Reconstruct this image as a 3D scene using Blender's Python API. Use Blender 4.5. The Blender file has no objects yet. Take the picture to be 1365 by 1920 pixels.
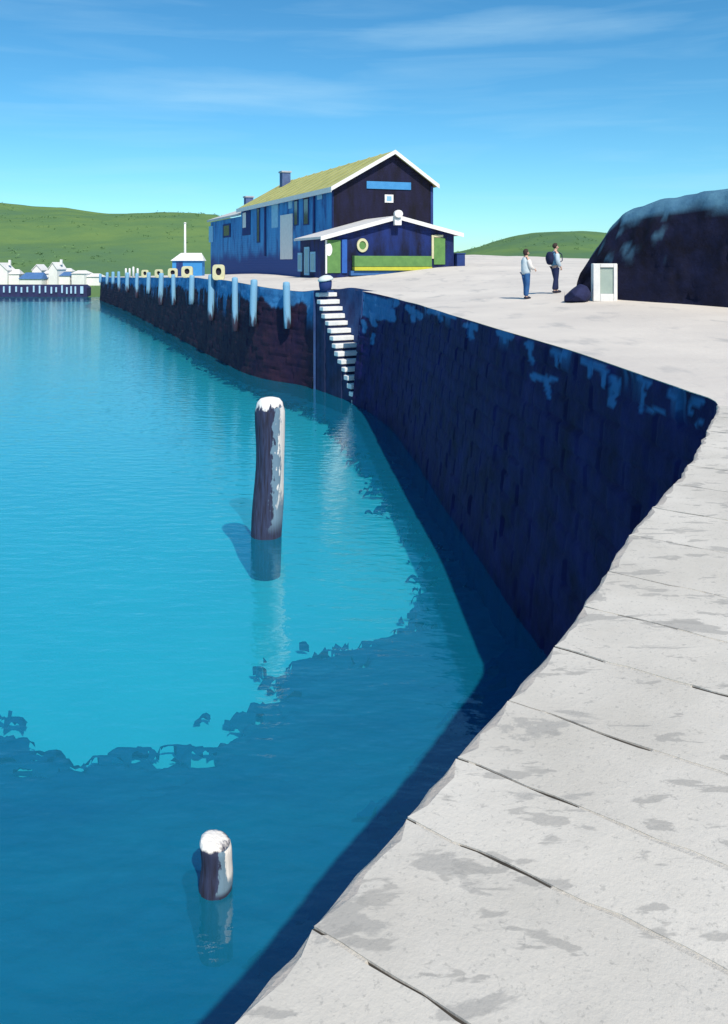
import bpy, bmesh, math, random
import numpy as np
from mathutils import Vector, Matrix, noise as mnoise
from mathutils.geometry import delaunay_2d_cdt

random.seed(7)
rng = np.random.default_rng(7)
scene = bpy.context.scene
C = scene.collection

# ------------------------------------------------------------------ camera
F, HY, CX, EYE = 1500.0, 495.0, 682.5, 6.75      # focal length and horizon in photo pixels, eye above the water
cam_d = bpy.data.cameras.new('camera')
cam_d.sensor_fit = 'VERTICAL'; cam_d.sensor_height = 36.0
cam_d.lens = F / 1920 * 36.0
cam_d.shift_y = -(960 - HY) / 1920
cam_d.clip_start = 0.05; cam_d.clip_end = 5000
cam = bpy.data.objects.new('camera', cam_d); C.objects.link(cam)
cam.location = (0, 0, EYE); cam.rotation_euler = (math.radians(90), 0, 0)
scene.camera = cam

# ------------------------------------------------------------------ sky and sun
SUN_EL = 47.0
SUN_H = Vector((0.38, -0.925, 0)).normalized()   # towards the sun, on the ground
world = bpy.data.worlds.new('World'); scene.world = world; world.use_nodes = True
wn, wl = world.node_tree.nodes, world.node_tree.links
wn.clear()
def N(nt, typ, **kw):
    n = nt.nodes.new(typ)
    for k, v in kw.items():
        if k == 'inp':
            for i, val in v.items(): n.inputs[i].default_value = val
        else: setattr(n, k, v)
    return n
nt = world.node_tree
sky = N(nt, 'ShaderNodeTexSky', sky_type='NISHITA', sun_disc=False)
sky.sun_elevation = math.radians(SUN_EL)
sky.sun_rotation = math.atan2(SUN_H.x, SUN_H.y)
sky.altitude = 0; sky.air_density = 1.0; sky.dust_density = 0.15; sky.ozone_density = 4.0
hs = N(nt, 'ShaderNodeHueSaturation', inp={'Hue': 0.491, 'Saturation': 1.15, 'Value': 1.0})
wl.new(sky.outputs[0], hs.inputs['Color'])
tint = N(nt, 'ShaderNodeMix', data_type='RGBA', blend_type='MULTIPLY', inp={0: 1.0})
tint.inputs[7].default_value = (0.62, 1.01, 1.12, 1)
wl.new(hs.outputs[0], tint.inputs[6])
# thin high cloud, in sky directions
tc = N(nt, 'ShaderNodeTexCoord')
sep = N(nt, 'ShaderNodeSeparateXYZ'); wl.new(tc.outputs['Generated'], sep.inputs[0])
def M(op, a, b=None, nt=nt, clamp=False):
    n = nt.nodes.new('ShaderNodeMath'); n.operation = op; n.use_clamp = clamp
    for i, v in enumerate((a, b)):
        if v is None: continue
        if isinstance(v, (int, float)): n.inputs[i].default_value = v
        else: nt.links.new(v, n.inputs[i])
    return n.outputs[0]
az = M('ARCTAN2', sep.outputs[0], sep.outputs[1]); el = M('ARCSINE', sep.outputs[2])
comb = N(nt, 'ShaderNodeCombineXYZ'); wl.new(M('MULTIPLY', az, 3.0), comb.inputs[0]); wl.new(M('MULTIPLY', el, 34.0), comb.inputs[1])
cn = N(nt, 'ShaderNodeTexNoise', inp={'Scale': 1.0, 'Detail': 6.0, 'Roughness': 0.55, 'Distortion': 0.6}); wl.new(comb.outputs[0], cn.inputs['Vector'])
streak = M('MULTIPLY', M('SUBTRACT', cn.outputs[0], 0.48, clamp=True), 0.5)
comb2 = N(nt, 'ShaderNodeCombineXYZ'); wl.new(M('MULTIPLY', az, 7.0), comb2.inputs[0]); wl.new(M('MULTIPLY', el, 46.0), comb2.inputs[1])
cn2 = N(nt, 'ShaderNodeTexNoise', inp={'Scale': 1.0, 'Detail': 7.0, 'Roughness': 0.6}); wl.new(comb2.outputs[0], cn2.inputs['Vector'])
def wisp(px, py, wx, wy, tilt):
    a0 = math.atan((px - CX) / F); e0 = math.atan((HY - py) / F * math.cos(a0))
    da = M('SUBTRACT', az, a0); de = M('SUBTRACT', M('SUBTRACT', el, e0), M('MULTIPLY', M('ABSOLUTE', da), tilt))
    r = M('ADD', M('POWER', M('DIVIDE', da, wx / F), 2.0), M('POWER', M('DIVIDE', de, wy / F), 2.0))
    g = M('SUBTRACT', M('SUBTRACT', 1.0, r), M('MULTIPLY', M('SUBTRACT', cn2.outputs[0], 0.5), 1.6), clamp=True)
    return g
clouds = M('ADD', streak, M('ADD', M('MULTIPLY', wisp(950, 48, 330, 34, -0.06), 0.20), M('MULTIPLY', wisp(420, 168, 360, 42, -0.05), 0.18)), clamp=True)
cmix = N(nt, 'ShaderNodeMix', data_type='RGBA'); wl.new(clouds, cmix.inputs[0]); wl.new(tint.outputs[2], cmix.inputs[6])
cmix.inputs[7].default_value = (5.0, 7.4, 8.6, 1)
bg = N(nt, 'ShaderNodeBackground', inp={'Strength': 0.12}); wl.new(cmix.outputs[2], bg.inputs[0])
wo = N(nt, 'ShaderNodeOutputWorld'); wl.new(bg.outputs[0], wo.inputs[0])

sun_d = bpy.data.lights.new('sun', 'SUN'); sun_d.energy = 5.0; sun_d.angle = math.radians(0.5); sun_d.color = (1.0, 0.92, 0.80)
sun = bpy.data.objects.new('sun', sun_d); C.objects.link(sun)
sdir = Vector((SUN_H.x * math.cos(math.radians(SUN_EL)), SUN_H.y * math.cos(math.radians(SUN_EL)), math.sin(math.radians(SUN_EL))))
sun.rotation_euler = sdir.to_track_quat('Z', 'Y').to_euler(); sun.location = (20, -10, 40)

vs = scene.view_settings
vs.view_transform = 'Standard'; vs.look = 'None'; vs.exposure = 0.08; vs.gamma = 1.0; vs.use_curve_mapping = False

# ------------------------------------------------------------------ helpers
def P(px, py, d):            # a point of the place seen at photo pixel px, py and standing d metres away
    return Vector(((px - CX) / F * d, d, EYE + (HY - py) / F * d))
def PW(px, py, z=0.0):       # the point of level z seen at a pixel
    d = F * (EYE - z) / (py - HY)
    return Vector(((px - CX) / F * d, d, z))

def lat(ix, iy, iz, seed):
    h = (ix.astype(np.int64) * 374761393 + iy.astype(np.int64) * 668265263 + iz.astype(np.int64) * 2147483647 + seed * 974634777) & 0xffffffff
    h = ((h ^ (h >> 13)) * 1274126177) & 0xffffffff
    h = ((h ^ (h >> 16)) * 2246822519) & 0xffffffff
    return ((h ^ (h >> 15)) & 0xffff) / 65535.0
def vnoise(x, y, seed=0):
    x = np.asarray(x, float); y = np.asarray(y, float)
    ix, iy = np.floor(x), np.floor(y); fx, fy = x - ix, y - iy
    fx = fx * fx * (3 - 2 * fx); fy = fy * fy * (3 - 2 * fy); z = np.zeros_like(ix)
    a = lat(ix, iy, z, seed); b = lat(ix + 1, iy, z, seed); c = lat(ix, iy + 1, z, seed); d = lat(ix + 1, iy + 1, z, seed)
    return (a * (1 - fx) + b * fx) * (1 - fy) + (c * (1 - fx) + d * fx) * fy
def fbm(x, y, seed=0, octv=4):
    t = 0; a = 0.5; s = 0
    for o in range(octv):
        t = t + a * vnoise(np.asarray(x) * 2 ** o, np.asarray(y) * 2 ** o, seed + o * 17); s += a; a *= 0.5
    return t / s
def sstep(a, b, x):
    t = np.clip((np.asarray(x, float) - a) / (b - a), 0, 1); return t * t * (3 - 2 * t)

MATS = {}
def mat(name, c1, c2=None, scale=3.0, rough=0.85, bump=0.0, bscale=30.0, detail=5.0, spec=0.3, contrast=0.25, stretch=(1, 1, 1), metal=0.0, rand=0.0):
    """procedural: two tones broken up by noise, with fine relief"""
    if name in MATS: return MATS[name]
    m = bpy.data.materials.new(name); m.use_nodes = True; nt = m.node_tree; L = nt.links
    b = nt.nodes['Principled BSDF']; b.inputs['Roughness'].default_value = rough; b.inputs['Specular IOR Level'].default_value = spec
    b.inputs['Metallic'].default_value = metal
    c2 = c2 or tuple(v * 0.75 for v in c1)
    geo = N(nt, 'ShaderNodeNewGeometry'); mp = N(nt, 'ShaderNodeMapping'); mp.inputs['Scale'].default_value = stretch
    L.new(geo.outputs['Position'], mp.inputs[0])
    n = N(nt, 'ShaderNodeTexNoise', inp={'Scale': scale, 'Detail': detail, 'Roughness': 0.6}); L.new(mp.outputs[0], n.inputs['Vector'])
    r = N(nt, 'ShaderNodeValToRGB'); r.color_ramp.elements[0].position = 0.5 - contrast; r.color_ramp.elements[1].position = 0.5 + contrast
    r.color_ramp.elements[0].color = (*c2, 1); r.color_ramp.elements[1].color = (*c1, 1); L.new(n.outputs[0], r.inputs[0])
    out = r.outputs[0]
    if rand:
        oi = N(nt, 'ShaderNodeObjectInfo'); h = N(nt, 'ShaderNodeHueSaturation')
        mr = N(nt, 'ShaderNodeMapRange', inp={3: 1 - rand, 4: 1 + rand}); L.new(oi.outputs['Random'], mr.inputs[0]); L.new(mr.outputs[0], h.inputs['Value'])
        L.new(out, h.inputs['Color']); out = h.outputs[0]
    L.new(out, b.inputs['Base Color'])
    if bump:
        n2 = N(nt, 'ShaderNodeTexNoise', inp={'Scale': bscale, 'Detail': 6.0, 'Roughness': 0.65}); L.new(mp.outputs[0], n2.inputs['Vector'])
        bp = N(nt, 'ShaderNodeBump', inp={'Strength': bump, 'Distance': 0.02}); L.new(n2.outputs[0], bp.inputs['Height']); L.new(bp.outputs[0], b.inputs['Normal'])
    MATS[name] = m; m['out'] = ''
    return m

def mat_mask(name, base, patch, attr='patch', base2=None, patch2=None, scale=2.5, rough=0.75, bump=0.4, bscale=14.0, spec=0.35):
    """two surfaces told apart by a painted-on mask of stains and sheen stored on the mesh"""
    m = bpy.data.materials.new(name); m.use_nodes = True; nt = m.node_tree; L = nt.links
    b = nt.nodes['Principled BSDF']; b.inputs['Roughness'].default_value = rough; b.inputs['Specular IOR Level'].default_value = spec
    geo = N(nt, 'ShaderNodeNewGeometry')
    n = N(nt, 'ShaderNodeTexNoise', inp={'Scale': scale, 'Detail': 6.0, 'Roughness': 0.65}); L.new(geo.outputs['Position'], n.inputs['Vector'])
    def ramp(ca, cb):
        r = N(nt, 'ShaderNodeValToRGB'); r.color_ramp.elements[0].position = 0.32; r.color_ramp.elements[1].position = 0.68
        r.color_ramp.elements[0].color = (*ca, 1); r.color_ramp.elements[1].color = (*cb, 1); L.new(n.outputs[0], r.inputs[0]); return r.outputs[0]
    a = N(nt, 'ShaderNodeAttribute', attribute_name=attr)
    mx = N(nt, 'ShaderNodeMix', data_type='RGBA'); L.new(a.outputs['Fac'], mx.inputs[0])
    L.new(ramp(base2 or tuple(v * .5 for v in base), base), mx.inputs[6]); L.new(ramp(patch2 or tuple(v * .7 for v in patch), patch), mx.inputs[7])
    L.new(mx.outputs[2], b.inputs['Base Color'])
    n2 = N(nt, 'ShaderNodeTexNoise', inp={'Scale': bscale, 'Detail': 7.0, 'Roughness': 0.7}); L.new(geo.outputs['Position'], n2.inputs['Vector'])
    bp = N(nt, 'ShaderNodeBump', inp={'Strength': bump, 'Distance': 0.05}); L.new(n2.outputs[0], bp.inputs['Height']); L.new(bp.outputs[0], b.inputs['Normal'])
    return m

def tag(o, label=None, cat=None, group=None, kind=None):
    if label: o['label'] = label
    if cat: o['category'] = cat
    if group: o['group'] = group
    if kind: o['kind'] = kind
    return o
def thing(name, loc, label, cat, group=None, rz=0.0):
    o = bpy.data.objects.new(name, None); o.empty_display_size = 0.3; C.objects.link(o)
    o.location = loc; o.rotation_euler = (0, 0, rz)
    return tag(o, label, cat, group)
def root_of(p):
    while p.parent: p = p.parent
    return p
def mesh_obj(name, verts, faces, m, parent=None, smooth=False, local=False, origin=None):
    """one mesh object; verts are world coordinates unless local"""
    V = [Vector(v) for v in verts]
    off = Vector((0, 0, 0))
    if parent is not None:
        if not local: off = Vector(root_of(parent).location)
    elif origin is not None: off = Vector(origin)
    me = bpy.data.meshes.new(name)
    me.from_pydata([v - off for v in V], [], faces); me.update()
    me.materials.append(m)
    if smooth: me.polygons.foreach_set('use_smooth', [True] * len(me.polygons))
    o = bpy.data.objects.new(name, me); C.objects.link(o)
    if parent is not None: o.parent = parent
    elif origin is not None: o.location = origin
    return o
def bm_obj(name, bm, m, parent=None, smooth=False, local=True, loc=None):
    me = bpy.data.meshes.new(name)
    if not local and parent is not None:
        bmesh.ops.translate(bm, verts=bm.verts, vec=-Vector(root_of(parent).location))
    bm.to_mesh(me); bm.free(); me.materials.append(m)
    if smooth: me.polygons.foreach_set('use_smooth', [True] * len(me.polygons))
    o = bpy.data.objects.new(name, me); C.objects.link(o)
    if parent is not None: o.parent = parent
    if loc is not None: o.location = loc
    return o
BOXF = [(0, 1, 2, 3), (7, 6, 5, 4), (0, 4, 5, 1), (1, 5, 6, 2), (2, 6, 7, 3), (3, 7, 4, 0)]
def prism(pts, vec):
    """closed prism: polygon pts swept along vec"""
    n = len(pts); V = [Vector(p) for p in pts] + [Vector(p) + Vector(vec) for p in pts]
    Fc = [tuple(range(n)), tuple(range(2 * n - 1, n - 1, -1))] + [(i, i + n, (i + 1) % n + n, (i + 1) % n) for i in range(n)]
    return V, Fc
def fix_normals(o):
    bm = bmesh.new(); bm.from_mesh(o.data); bmesh.ops.recalc_face_normals(bm, faces=bm.faces); bm.to_mesh(o.data); bm.free(); return o
def bevel(o, w=0.02, seg=2):
    md = o.modifiers.new('bevel', 'BEVEL'); md.width = w; md.segments = seg; md.limit_method = 'ANGLE'; return o
def lathe(prof, n=24, ctr=(0, 0, 0), jit=0.0):
    V, Fc = [], []
    for k, (r, z) in enumerate(prof):
        for i in range(n):
            a = 2 * math.pi * i / n; rr = r * (1 + (random.uniform(-jit, jit) if jit else 0))
            V.append(Vector((ctr[0] + rr * math.cos(a), ctr[1] + rr * math.sin(a), ctr[2] + z)))
    for k in range(len(prof) - 1):
        for i in range(n): j = (i + 1) % n; Fc.append((k * n + i, k * n + j, (k + 1) * n + j, (k + 1) * n + i))
    Fc.append(tuple(range(n - 1, -1, -1))); Fc.append(tuple((len(prof) - 1) * n + i for i in range(n)))
    return V, Fc

# ------------------------------------------------------------------ shape of the ground (heights below the eye, then smoothed)
near_edge = [(450, 1920), (560, 1785), (640, 1690), (725, 1592), (800, 1500), (870, 1420), (940, 1340), (1000, 1268), (1060, 1200), (1115, 1120), (1170, 1030), (1228, 952), (1290, 880), (1325, 815)]
NE = [PW(px, py, EYE - 1.5) for px, py in near_edge]
back_edge = [(-9.5, -14.0), (-6.2, -8.6), (-3.6, -4.3), (-1.9, -1.35), (-0.85, 0.5)]
far_edge = [(3.80, 8.60), (3.83, 9.5), (3.77, 10.7), (3.62, 13.5), (3.38, 15.9), (3.11, 18.3), (2.85, 21.0), (2.55, 23.9), (2.22, 27.5), (1.70, 32.1), (0.75, 36.4), (-0.10, 38.7)]
left_edge = [(-2.55, 43.2), (-3.4, 44.8), (-6.5, 48.4), (-10.0, 56.4), (-13.6, 65.3), (-17.9, 76.1), (-25.2, 93.8), (-36.0, 120.0), (-49.0, 149.0)]
ctrl = [(p.x, p.y, -1.5) for p in NE] + [(x, y, -1.5) for x, y in back_edge] + [(x, y, -1.5) for x, y in far_edge[:-3]]
ctrl += [(1.70, 32.1, -1.5), (0.75, 36.4, -1.40), (-0.1, 38.7, -1.33), (1.2, 40.0, -1.3), (-1.6, 42.0, -1.40), (-2.55, 43.2, -1.48), (-3.4, 44.8, -1.50), (-6.5, 48.4, -1.32), (-10, 56.4, -1.12), (-13.6, 65.3, -1.12),
         (-17.9, 76.1, -1.27), (-25.2, 93.8, -1.55), (-36, 120, -2.0), (-49, 149, -2.4)]
ctrl += [(-5, 63, -1.02), (-13, 93, -1.2), (-2.5, 51.4, -0.93), (2, 52, -0.6), (6.0, 53, -0.14), (7, 53.4, -0.1), (-2, 42.5, -1.28), (5, 45, -0.72),
         (5.6, 27.7, -1.2), (6.8, 28.5, -1.05), (7.2, 26, -1.13), (10, 22, -1.25), (9, 15, -1.45), (6, 12, -1.5), (5, 9, -1.5), (3, 2, -1.5), (8, 4, -1.5), (12, 0, -1.5), (5, -10, -1.5),
         (11, 90, 1.05), (20, 100, 1.0), (26, 92, 0.25), (8, 70, 0.1), (18, 62, -0.05), (15, 45, -0.45), (9, 38, -0.75), (20, 30, -0.9), (34, 40, -0.6), (34, 10, -1.4), (34, 80, 0.1), (25, 20, -1.2),
         (0, 120, -0.6), (-20, 130, -1.6), (34, 140, 0.6), (0, 160, -1.2), (-40, 165, -2.4), (-6, 105, -0.9)]
ctrl = np.array(ctrl)
def _k(a, b): return np.sqrt((a[:, None, 0] - b[None, :, 0]) ** 2 + (a[:, None, 1] - b[None, :, 1]) ** 2 + 0.6)
n_ = len(ctrl); A = np.zeros((n_ + 3, n_ + 3)); A[:n_, :n_] = -_k(ctrl, ctrl) - np.eye(n_) * 0.25
A[:n_, n_:] = np.c_[np.ones(n_), ctrl[:, :2]]; A[n_:, :n_] = A[:n_, n_:].T
coef = np.linalg.solve(A, np.r_[ctrl[:, 2], 0, 0, 0])
def deck_z(x, y):
    p = np.atleast_2d(np.c_[np.ravel(x), np.ravel(y)])
    z = -_k(p, ctrl) @ coef[:n_] + np.c_[np.ones(len(p)), p] @ coef[n_:]
    w = sstep(8.5, 15, p[:, 1]); z = z * w + -1.5 * (1 - w)
    return EYE + z
def dz(x, y): return float(deck_z([x], [y])[0])

# ------------------------------------------------------------------ water and harbour bed
def water_material():
    m = bpy.data.materials.new('harbour_water'); m.use_nodes = True; nt = m.node_tree; L = nt.links; nt.nodes.clear()
    geo = N(nt, 'ShaderNodeNewGeometry')
    def nz(sc, st, det=3.0):
        mp = N(nt, 'ShaderNodeMapping'); mp.inputs['Scale'].default_value = st; mp.inputs['Rotation'].default_value = (0, 0, 0.12)
        L.new(geo.outputs['Position'], mp.inputs[0])
        n = N(nt, 'ShaderNodeTexNoise', inp={'Scale': sc, 'Detail': det, 'Roughness': 0.5}); L.new(mp.outputs[0], n.inputs['Vector']); return n.outputs[0]
    h = M('ADD', M('MULTIPLY', nz(1.3, (1, 2.4, 1), 2.0), 1.0, nt), M('MULTIPLY', nz(5.5, (1, 1.9, 1), 3.0), 0.22, nt), nt)
    bp = N(nt, 'ShaderNodeBump', inp={'Strength': 0.26, 'Distance': 0.10}); L.new(h, bp.inputs['Height'])
    lw = N(nt, 'ShaderNodeLayerWeight', inp={'Blend': 0.5}); L.new(bp.outputs[0], lw.inputs['Normal'])
    refl = M('ADD', M('MULTIPLY', M('POWER', lw.outputs['Facing'], 4.0, nt), 0.70, nt), 0.14, nt, clamp=True)
    tr = N(nt, 'ShaderNodeBsdfTransparent'); tr.inputs[0].default_value = (0.20, 0.85, 0.98, 1)
    df = N(nt, 'ShaderNodeBsdfDiffuse'); df.inputs[0].default_value = (0.008, 0.37, 0.62, 1)
    gl = N(nt, 'ShaderNodeBsdfGlossy', inp={'Roughness': 0.04}); L.new(bp.outputs[0], gl.inputs['Normal'])
    mx = N(nt, 'ShaderNodeMixShader', inp={0: 0.27}); L.new(tr.outputs[0], mx.inputs[1]); L.new(df.outputs[0], mx.inputs[2])
    m2 = N(nt, 'ShaderNodeMixShader'); L.new(refl, m2.inputs[0]); L.new(mx.outputs[0], m2.inputs[1]); L.new(gl.outputs[0], m2.inputs[2])
    o = N(nt, 'ShaderNodeOutputMaterial'); L.new(m2.outputs[0], o.inputs[0])
    return m
o = mesh_obj('water', [(-900, -300, 0), (600, -300, 0), (600, 900, 0), (-900, 900, 0)], [(0, 1, 2, 3)], water_material()); tag(o, kind='structure')
sand = mat('bed_sand', (0.70, 0.74, 0.66), (0.56, 0.64, 0.60), scale=0.35, bump=0.3, bscale=4.0, contrast=0.3)
o = mesh_obj('harbour_bed', [(-900, -300, -1.0), (600, -300, -1.0), (600, 900, -1.0), (-900, 900, -1.0)], [(0, 1, 2, 3)], sand); tag(o, kind='structure')

def poly_sd(poly, X, Y):
    """signed distance, positive inside"""
    p = np.array(poly, float); n = len(p); dmin = np.full(X.shape, 1e9); inside = np.zeros(X.shape, bool)
    for i in range(n):
        a, b = p[i], p[(i + 1) % n]; e = b - a
        t = np.clip(((X - a[0]) * e[0] + (Y - a[1]) * e[1]) / max(e @ e, 1e-9), 0, 1)
        dmin = np.minimum(dmin, np.hypot(X - a[0] - t * e[0], Y - a[1] - t * e[1]))
        cond = (a[1] > Y) != (b[1] > Y)
        with np.errstate(divide='ignore', invalid='ignore'):
            xi = a[0] + (Y - a[1]) / (b[1] - a[1]) * e[0]
        inside ^= cond & (X < xi)
    return np.where(inside, dmin, -dmin)
def shade_mesh(name, polys, step, z0, amp, rag, m, label, cat, seed):
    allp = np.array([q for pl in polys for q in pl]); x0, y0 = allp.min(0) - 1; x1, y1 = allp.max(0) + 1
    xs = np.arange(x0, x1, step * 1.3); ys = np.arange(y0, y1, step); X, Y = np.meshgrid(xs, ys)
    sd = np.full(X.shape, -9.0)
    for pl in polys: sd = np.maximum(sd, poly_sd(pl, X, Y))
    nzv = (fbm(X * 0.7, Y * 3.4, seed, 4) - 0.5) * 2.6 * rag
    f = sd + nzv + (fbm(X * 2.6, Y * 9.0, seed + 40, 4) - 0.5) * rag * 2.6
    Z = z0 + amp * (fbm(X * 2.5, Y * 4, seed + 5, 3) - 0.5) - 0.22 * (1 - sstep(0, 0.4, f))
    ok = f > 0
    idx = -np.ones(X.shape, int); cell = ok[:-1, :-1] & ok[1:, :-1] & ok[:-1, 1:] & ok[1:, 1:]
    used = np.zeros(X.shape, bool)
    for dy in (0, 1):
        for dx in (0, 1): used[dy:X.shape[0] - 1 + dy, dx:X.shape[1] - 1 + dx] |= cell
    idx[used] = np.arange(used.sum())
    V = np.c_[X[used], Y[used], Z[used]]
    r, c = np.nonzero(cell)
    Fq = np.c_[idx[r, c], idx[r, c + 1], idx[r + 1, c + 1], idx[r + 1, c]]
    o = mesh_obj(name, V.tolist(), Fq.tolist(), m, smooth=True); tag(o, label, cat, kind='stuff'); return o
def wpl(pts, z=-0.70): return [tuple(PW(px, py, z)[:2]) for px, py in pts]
shade_m = mat('shade_sheet', (0.10, 0.115, 0.17), (0.02, 0.03, 0.11), scale=0.7, bump=0.6, bscale=9.0, stretch=(0.6, 1.8, 1))  # dark tones imitate shade and reflection on the water
shade_band_m = mat('navy_shade', (0.035, 0.022, 0.12), (0.015, 0.012, 0.075), scale=2.0, bump=0.6, bscale=9.0, stretch=(0.6, 1.8, 1))  # navy tone paints the shaded water beside the near quay
shade_mesh('shade_sheet', [wpl([(-500, 1330), (0, 1345), (80, 1372), (150, 1400), (250, 1395), (385, 1422), (425, 1375), (500, 1300), (555, 1245), (690, 1195), (760, 1140), (830, 1105), (930, 1085), (1010, 1130), (1060, 1230), (1060, 2400), (-500, 2400)]),
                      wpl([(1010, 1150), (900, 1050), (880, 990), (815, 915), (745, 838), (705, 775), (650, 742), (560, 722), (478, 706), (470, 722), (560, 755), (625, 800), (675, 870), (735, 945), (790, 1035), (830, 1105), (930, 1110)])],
          0.05, -0.72, 0.16, 0.75, shade_m, 'blue-green sheet imitating shade and reflection in the water near the quay', 'shade_sheet', 3)
shade_mesh('shade_sheet', [wpl([(560, 712), (478, 696), (417, 668), (370, 645), (330, 623), (279, 599), (231, 576), (186, 561), (160, 574), (215, 592), (275, 624), (325, 650), (365, 676), (415, 708), (478, 738), (570, 770)], -0.6)],
          0.16, -0.62, 0.16, 1.0, shade_m, 'bluish sheet imitating shaded water below the far piled quay', 'shade_sheet', 23)  # strip added for the shaded water under the far wall
shade_mesh('kelp', [wpl([(990, 1140), (950, 1205), (895, 1285), (835, 1365), (755, 1460), (665, 1565), (575, 1665), (485, 1775), (365, 1910), (265, 2050), (165, 2300), (900, 2300), (1100, 1300)], -0.3)],  # no real kelp: sheet added for the shaded water along the near quay
          0.05, -0.30, 0.10, 0.42, shade_band_m, 'dark navy sheet imitating the shaded water along the foreground quay', 'kelp', 11)

# ------------------------------------------------------------------ quay wall
def smooth_path(pts, step):
    """resample a polyline through pts at about step"""
    p = np.array(pts, float); out = []
    for i in range(len(p) - 1):
        p0 = p[max(i - 1, 0)]; p1 = p[i]; p2 = p[i + 1]; p3 = p[min(i + 2, len(p) - 1)]
        n = max(1, int(round(np.linalg.norm(p2 - p1) / step)))
        for k in range(n):
            t = k / n
            out.append(0.5 * ((2 * p1) + (-p0 + p2) * t + (2 * p0 - 5 * p1 + 4 * p2 - p3) * t * t + (-p0 + 3 * p1 - 3 * p2 + p3) * t ** 3))
    out.append(p[-1]); return np.array(out)
def wall_sheet(name, path, dzv, batter, m, label, cat, mask, seed, ret=0.0, back=1.5):
    """masonry face below a quay edge, every block set a little in or out, closed to the back"""
    n = len(path); seg = np.r_[0, np.cumsum(np.linalg.norm(np.diff(path, axis=0), axis=1))]
    tg = np.gradient(path, axis=0); tg /= np.linalg.norm(tg, axis=1)[:, None]
    nrm = np.c_[-tg[:, 1], tg[:, 0]]                      # left of travel = towards the water
    zt = deck_z(path[:, 0], path[:, 1])
    rows = int(6.6 / dzv); v = np.linspace(0, 1, rows + 1)
    zb = -1.3
    S = np.repeat(seg[:, None], rows + 1, 1); Zv = zt[:, None] - 0.01 + (zb - zt[:, None]) * v[None, :]; D = zt[:, None] - Zv
    # courses
    ch = 0.42; row = np.floor(D / ch + 0.15 * (vnoise(S * 0.3, S * 0 + 3, seed) - 0.5)); L_ = 0.75 + 0.5 * lat(row, row * 0, row * 0, seed)
    u = S / L_ + lat(row, row * 0 + 5, row * 0, seed); col = np.floor(u)
    off = (lat(row, col, row * 0, seed + 2) - 0.5) * 0.06
    ju = np.minimum(u - col, 1 - (u - col)) * L_; jv = (D / ch) % 1.0; jv = np.minimum(jv, 1 - jv) * ch
    joint = 1 - sstep(0.0, 0.035, np.minimum(ju, jv))
    disp = off - 0.04 * joint + 0.09 * (fbm(S * 0.7, D * 0.9, seed + 4, 4) - 0.5) + 0.03 * (fbm(S * 5, D * 5, seed + 9, 3) - 0.5)
    disp = disp * sstep(0, 0.12, D) + batter * D / 5.25
    fade = 1.0
    X = path[:, 0][:, None] + nrm[:, 0][:, None] * disp; Y = path[:, 1][:, None] + nrm[:, 1][:, None] * disp
    pm = mask(X, Y, Zv, S, D)
    V = np.c_[X.ravel(), Y.ravel(), Zv.ravel()].tolist(); R = rows + 1
    ii, jj = np.meshgrid(np.arange(n - 1), np.arange(rows), indexing='ij'); a = (ii * R + jj).ravel()
    Fq = np.c_[a, a + 1, a + R + 1, a + R].tolist()
    # back and ends make it a body
    base = len(V); pmv = pm.ravel().tolist()
    step_ = max(1, n // 60); ks = list(range(0, n, step_));
    if ks[-1] != n - 1: ks.append(n - 1)
    o = mesh_obj(name, V, Fq, m, smooth=True)
    at = o.data.attributes.new('patch', 'FLOAT', 'POINT'); at.data.foreach_set('value', np.array(pmv, dtype=np.float32))
    tag(o, label, cat); return o, zt
def seg_mask(X, Y, Z, strokes):
    """stain strokes given where they show on the face: (px,py,px,py,radius px)"""
    U = CX + X / np.maximum(Y, 0.5) * F; Vv = HY + (EYE - Z) / np.maximum(Y, 0.5) * F
    jx = (fbm(U * 0.05, Vv * 0.05, 31, 3) - 0.5) * 14; jy = (fbm(U * 0.05, Vv * 0.05, 77, 3) - 0.5) * 14
    m = np.zeros(X.shape)
    for x0, y0, x1, y1, r in strokes:
        ex, ey = x1 - x0, y1 - y0; t = np.clip(((U + jx - x0) * ex + (Vv + jy - y0) * ey) / max(ex * ex + ey * ey, 1e-6), 0, 1)
        d = np.hypot(U + jx - x0 - t * ex, Vv + jy - y0 - t * ey); m = np.maximum(m, 1 - sstep(r - 1.5, r + 1.5, d))
    return np.where(Y > 5, m, 0)
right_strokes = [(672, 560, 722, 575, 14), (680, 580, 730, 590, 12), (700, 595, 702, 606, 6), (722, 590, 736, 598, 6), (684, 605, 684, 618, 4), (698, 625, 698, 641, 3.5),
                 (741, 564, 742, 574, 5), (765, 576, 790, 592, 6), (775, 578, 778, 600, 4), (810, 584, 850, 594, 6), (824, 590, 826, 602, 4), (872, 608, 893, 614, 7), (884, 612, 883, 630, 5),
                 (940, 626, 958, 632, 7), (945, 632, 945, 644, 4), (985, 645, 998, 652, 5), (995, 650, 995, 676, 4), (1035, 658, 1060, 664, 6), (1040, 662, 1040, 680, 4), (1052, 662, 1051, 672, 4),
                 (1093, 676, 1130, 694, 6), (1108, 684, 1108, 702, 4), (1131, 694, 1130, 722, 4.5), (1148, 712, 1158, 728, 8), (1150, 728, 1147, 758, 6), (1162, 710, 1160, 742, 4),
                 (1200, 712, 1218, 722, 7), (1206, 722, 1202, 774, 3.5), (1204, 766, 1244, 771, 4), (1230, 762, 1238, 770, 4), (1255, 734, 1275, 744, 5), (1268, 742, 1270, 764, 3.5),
                 (1300, 750, 1318, 758, 6), (1297, 760, 1294, 776, 4), (1310, 795, 1314, 797, 4), (998, 705, 1040, 711, 5), (1024, 706, 1029, 746, 4.5)]
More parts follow.
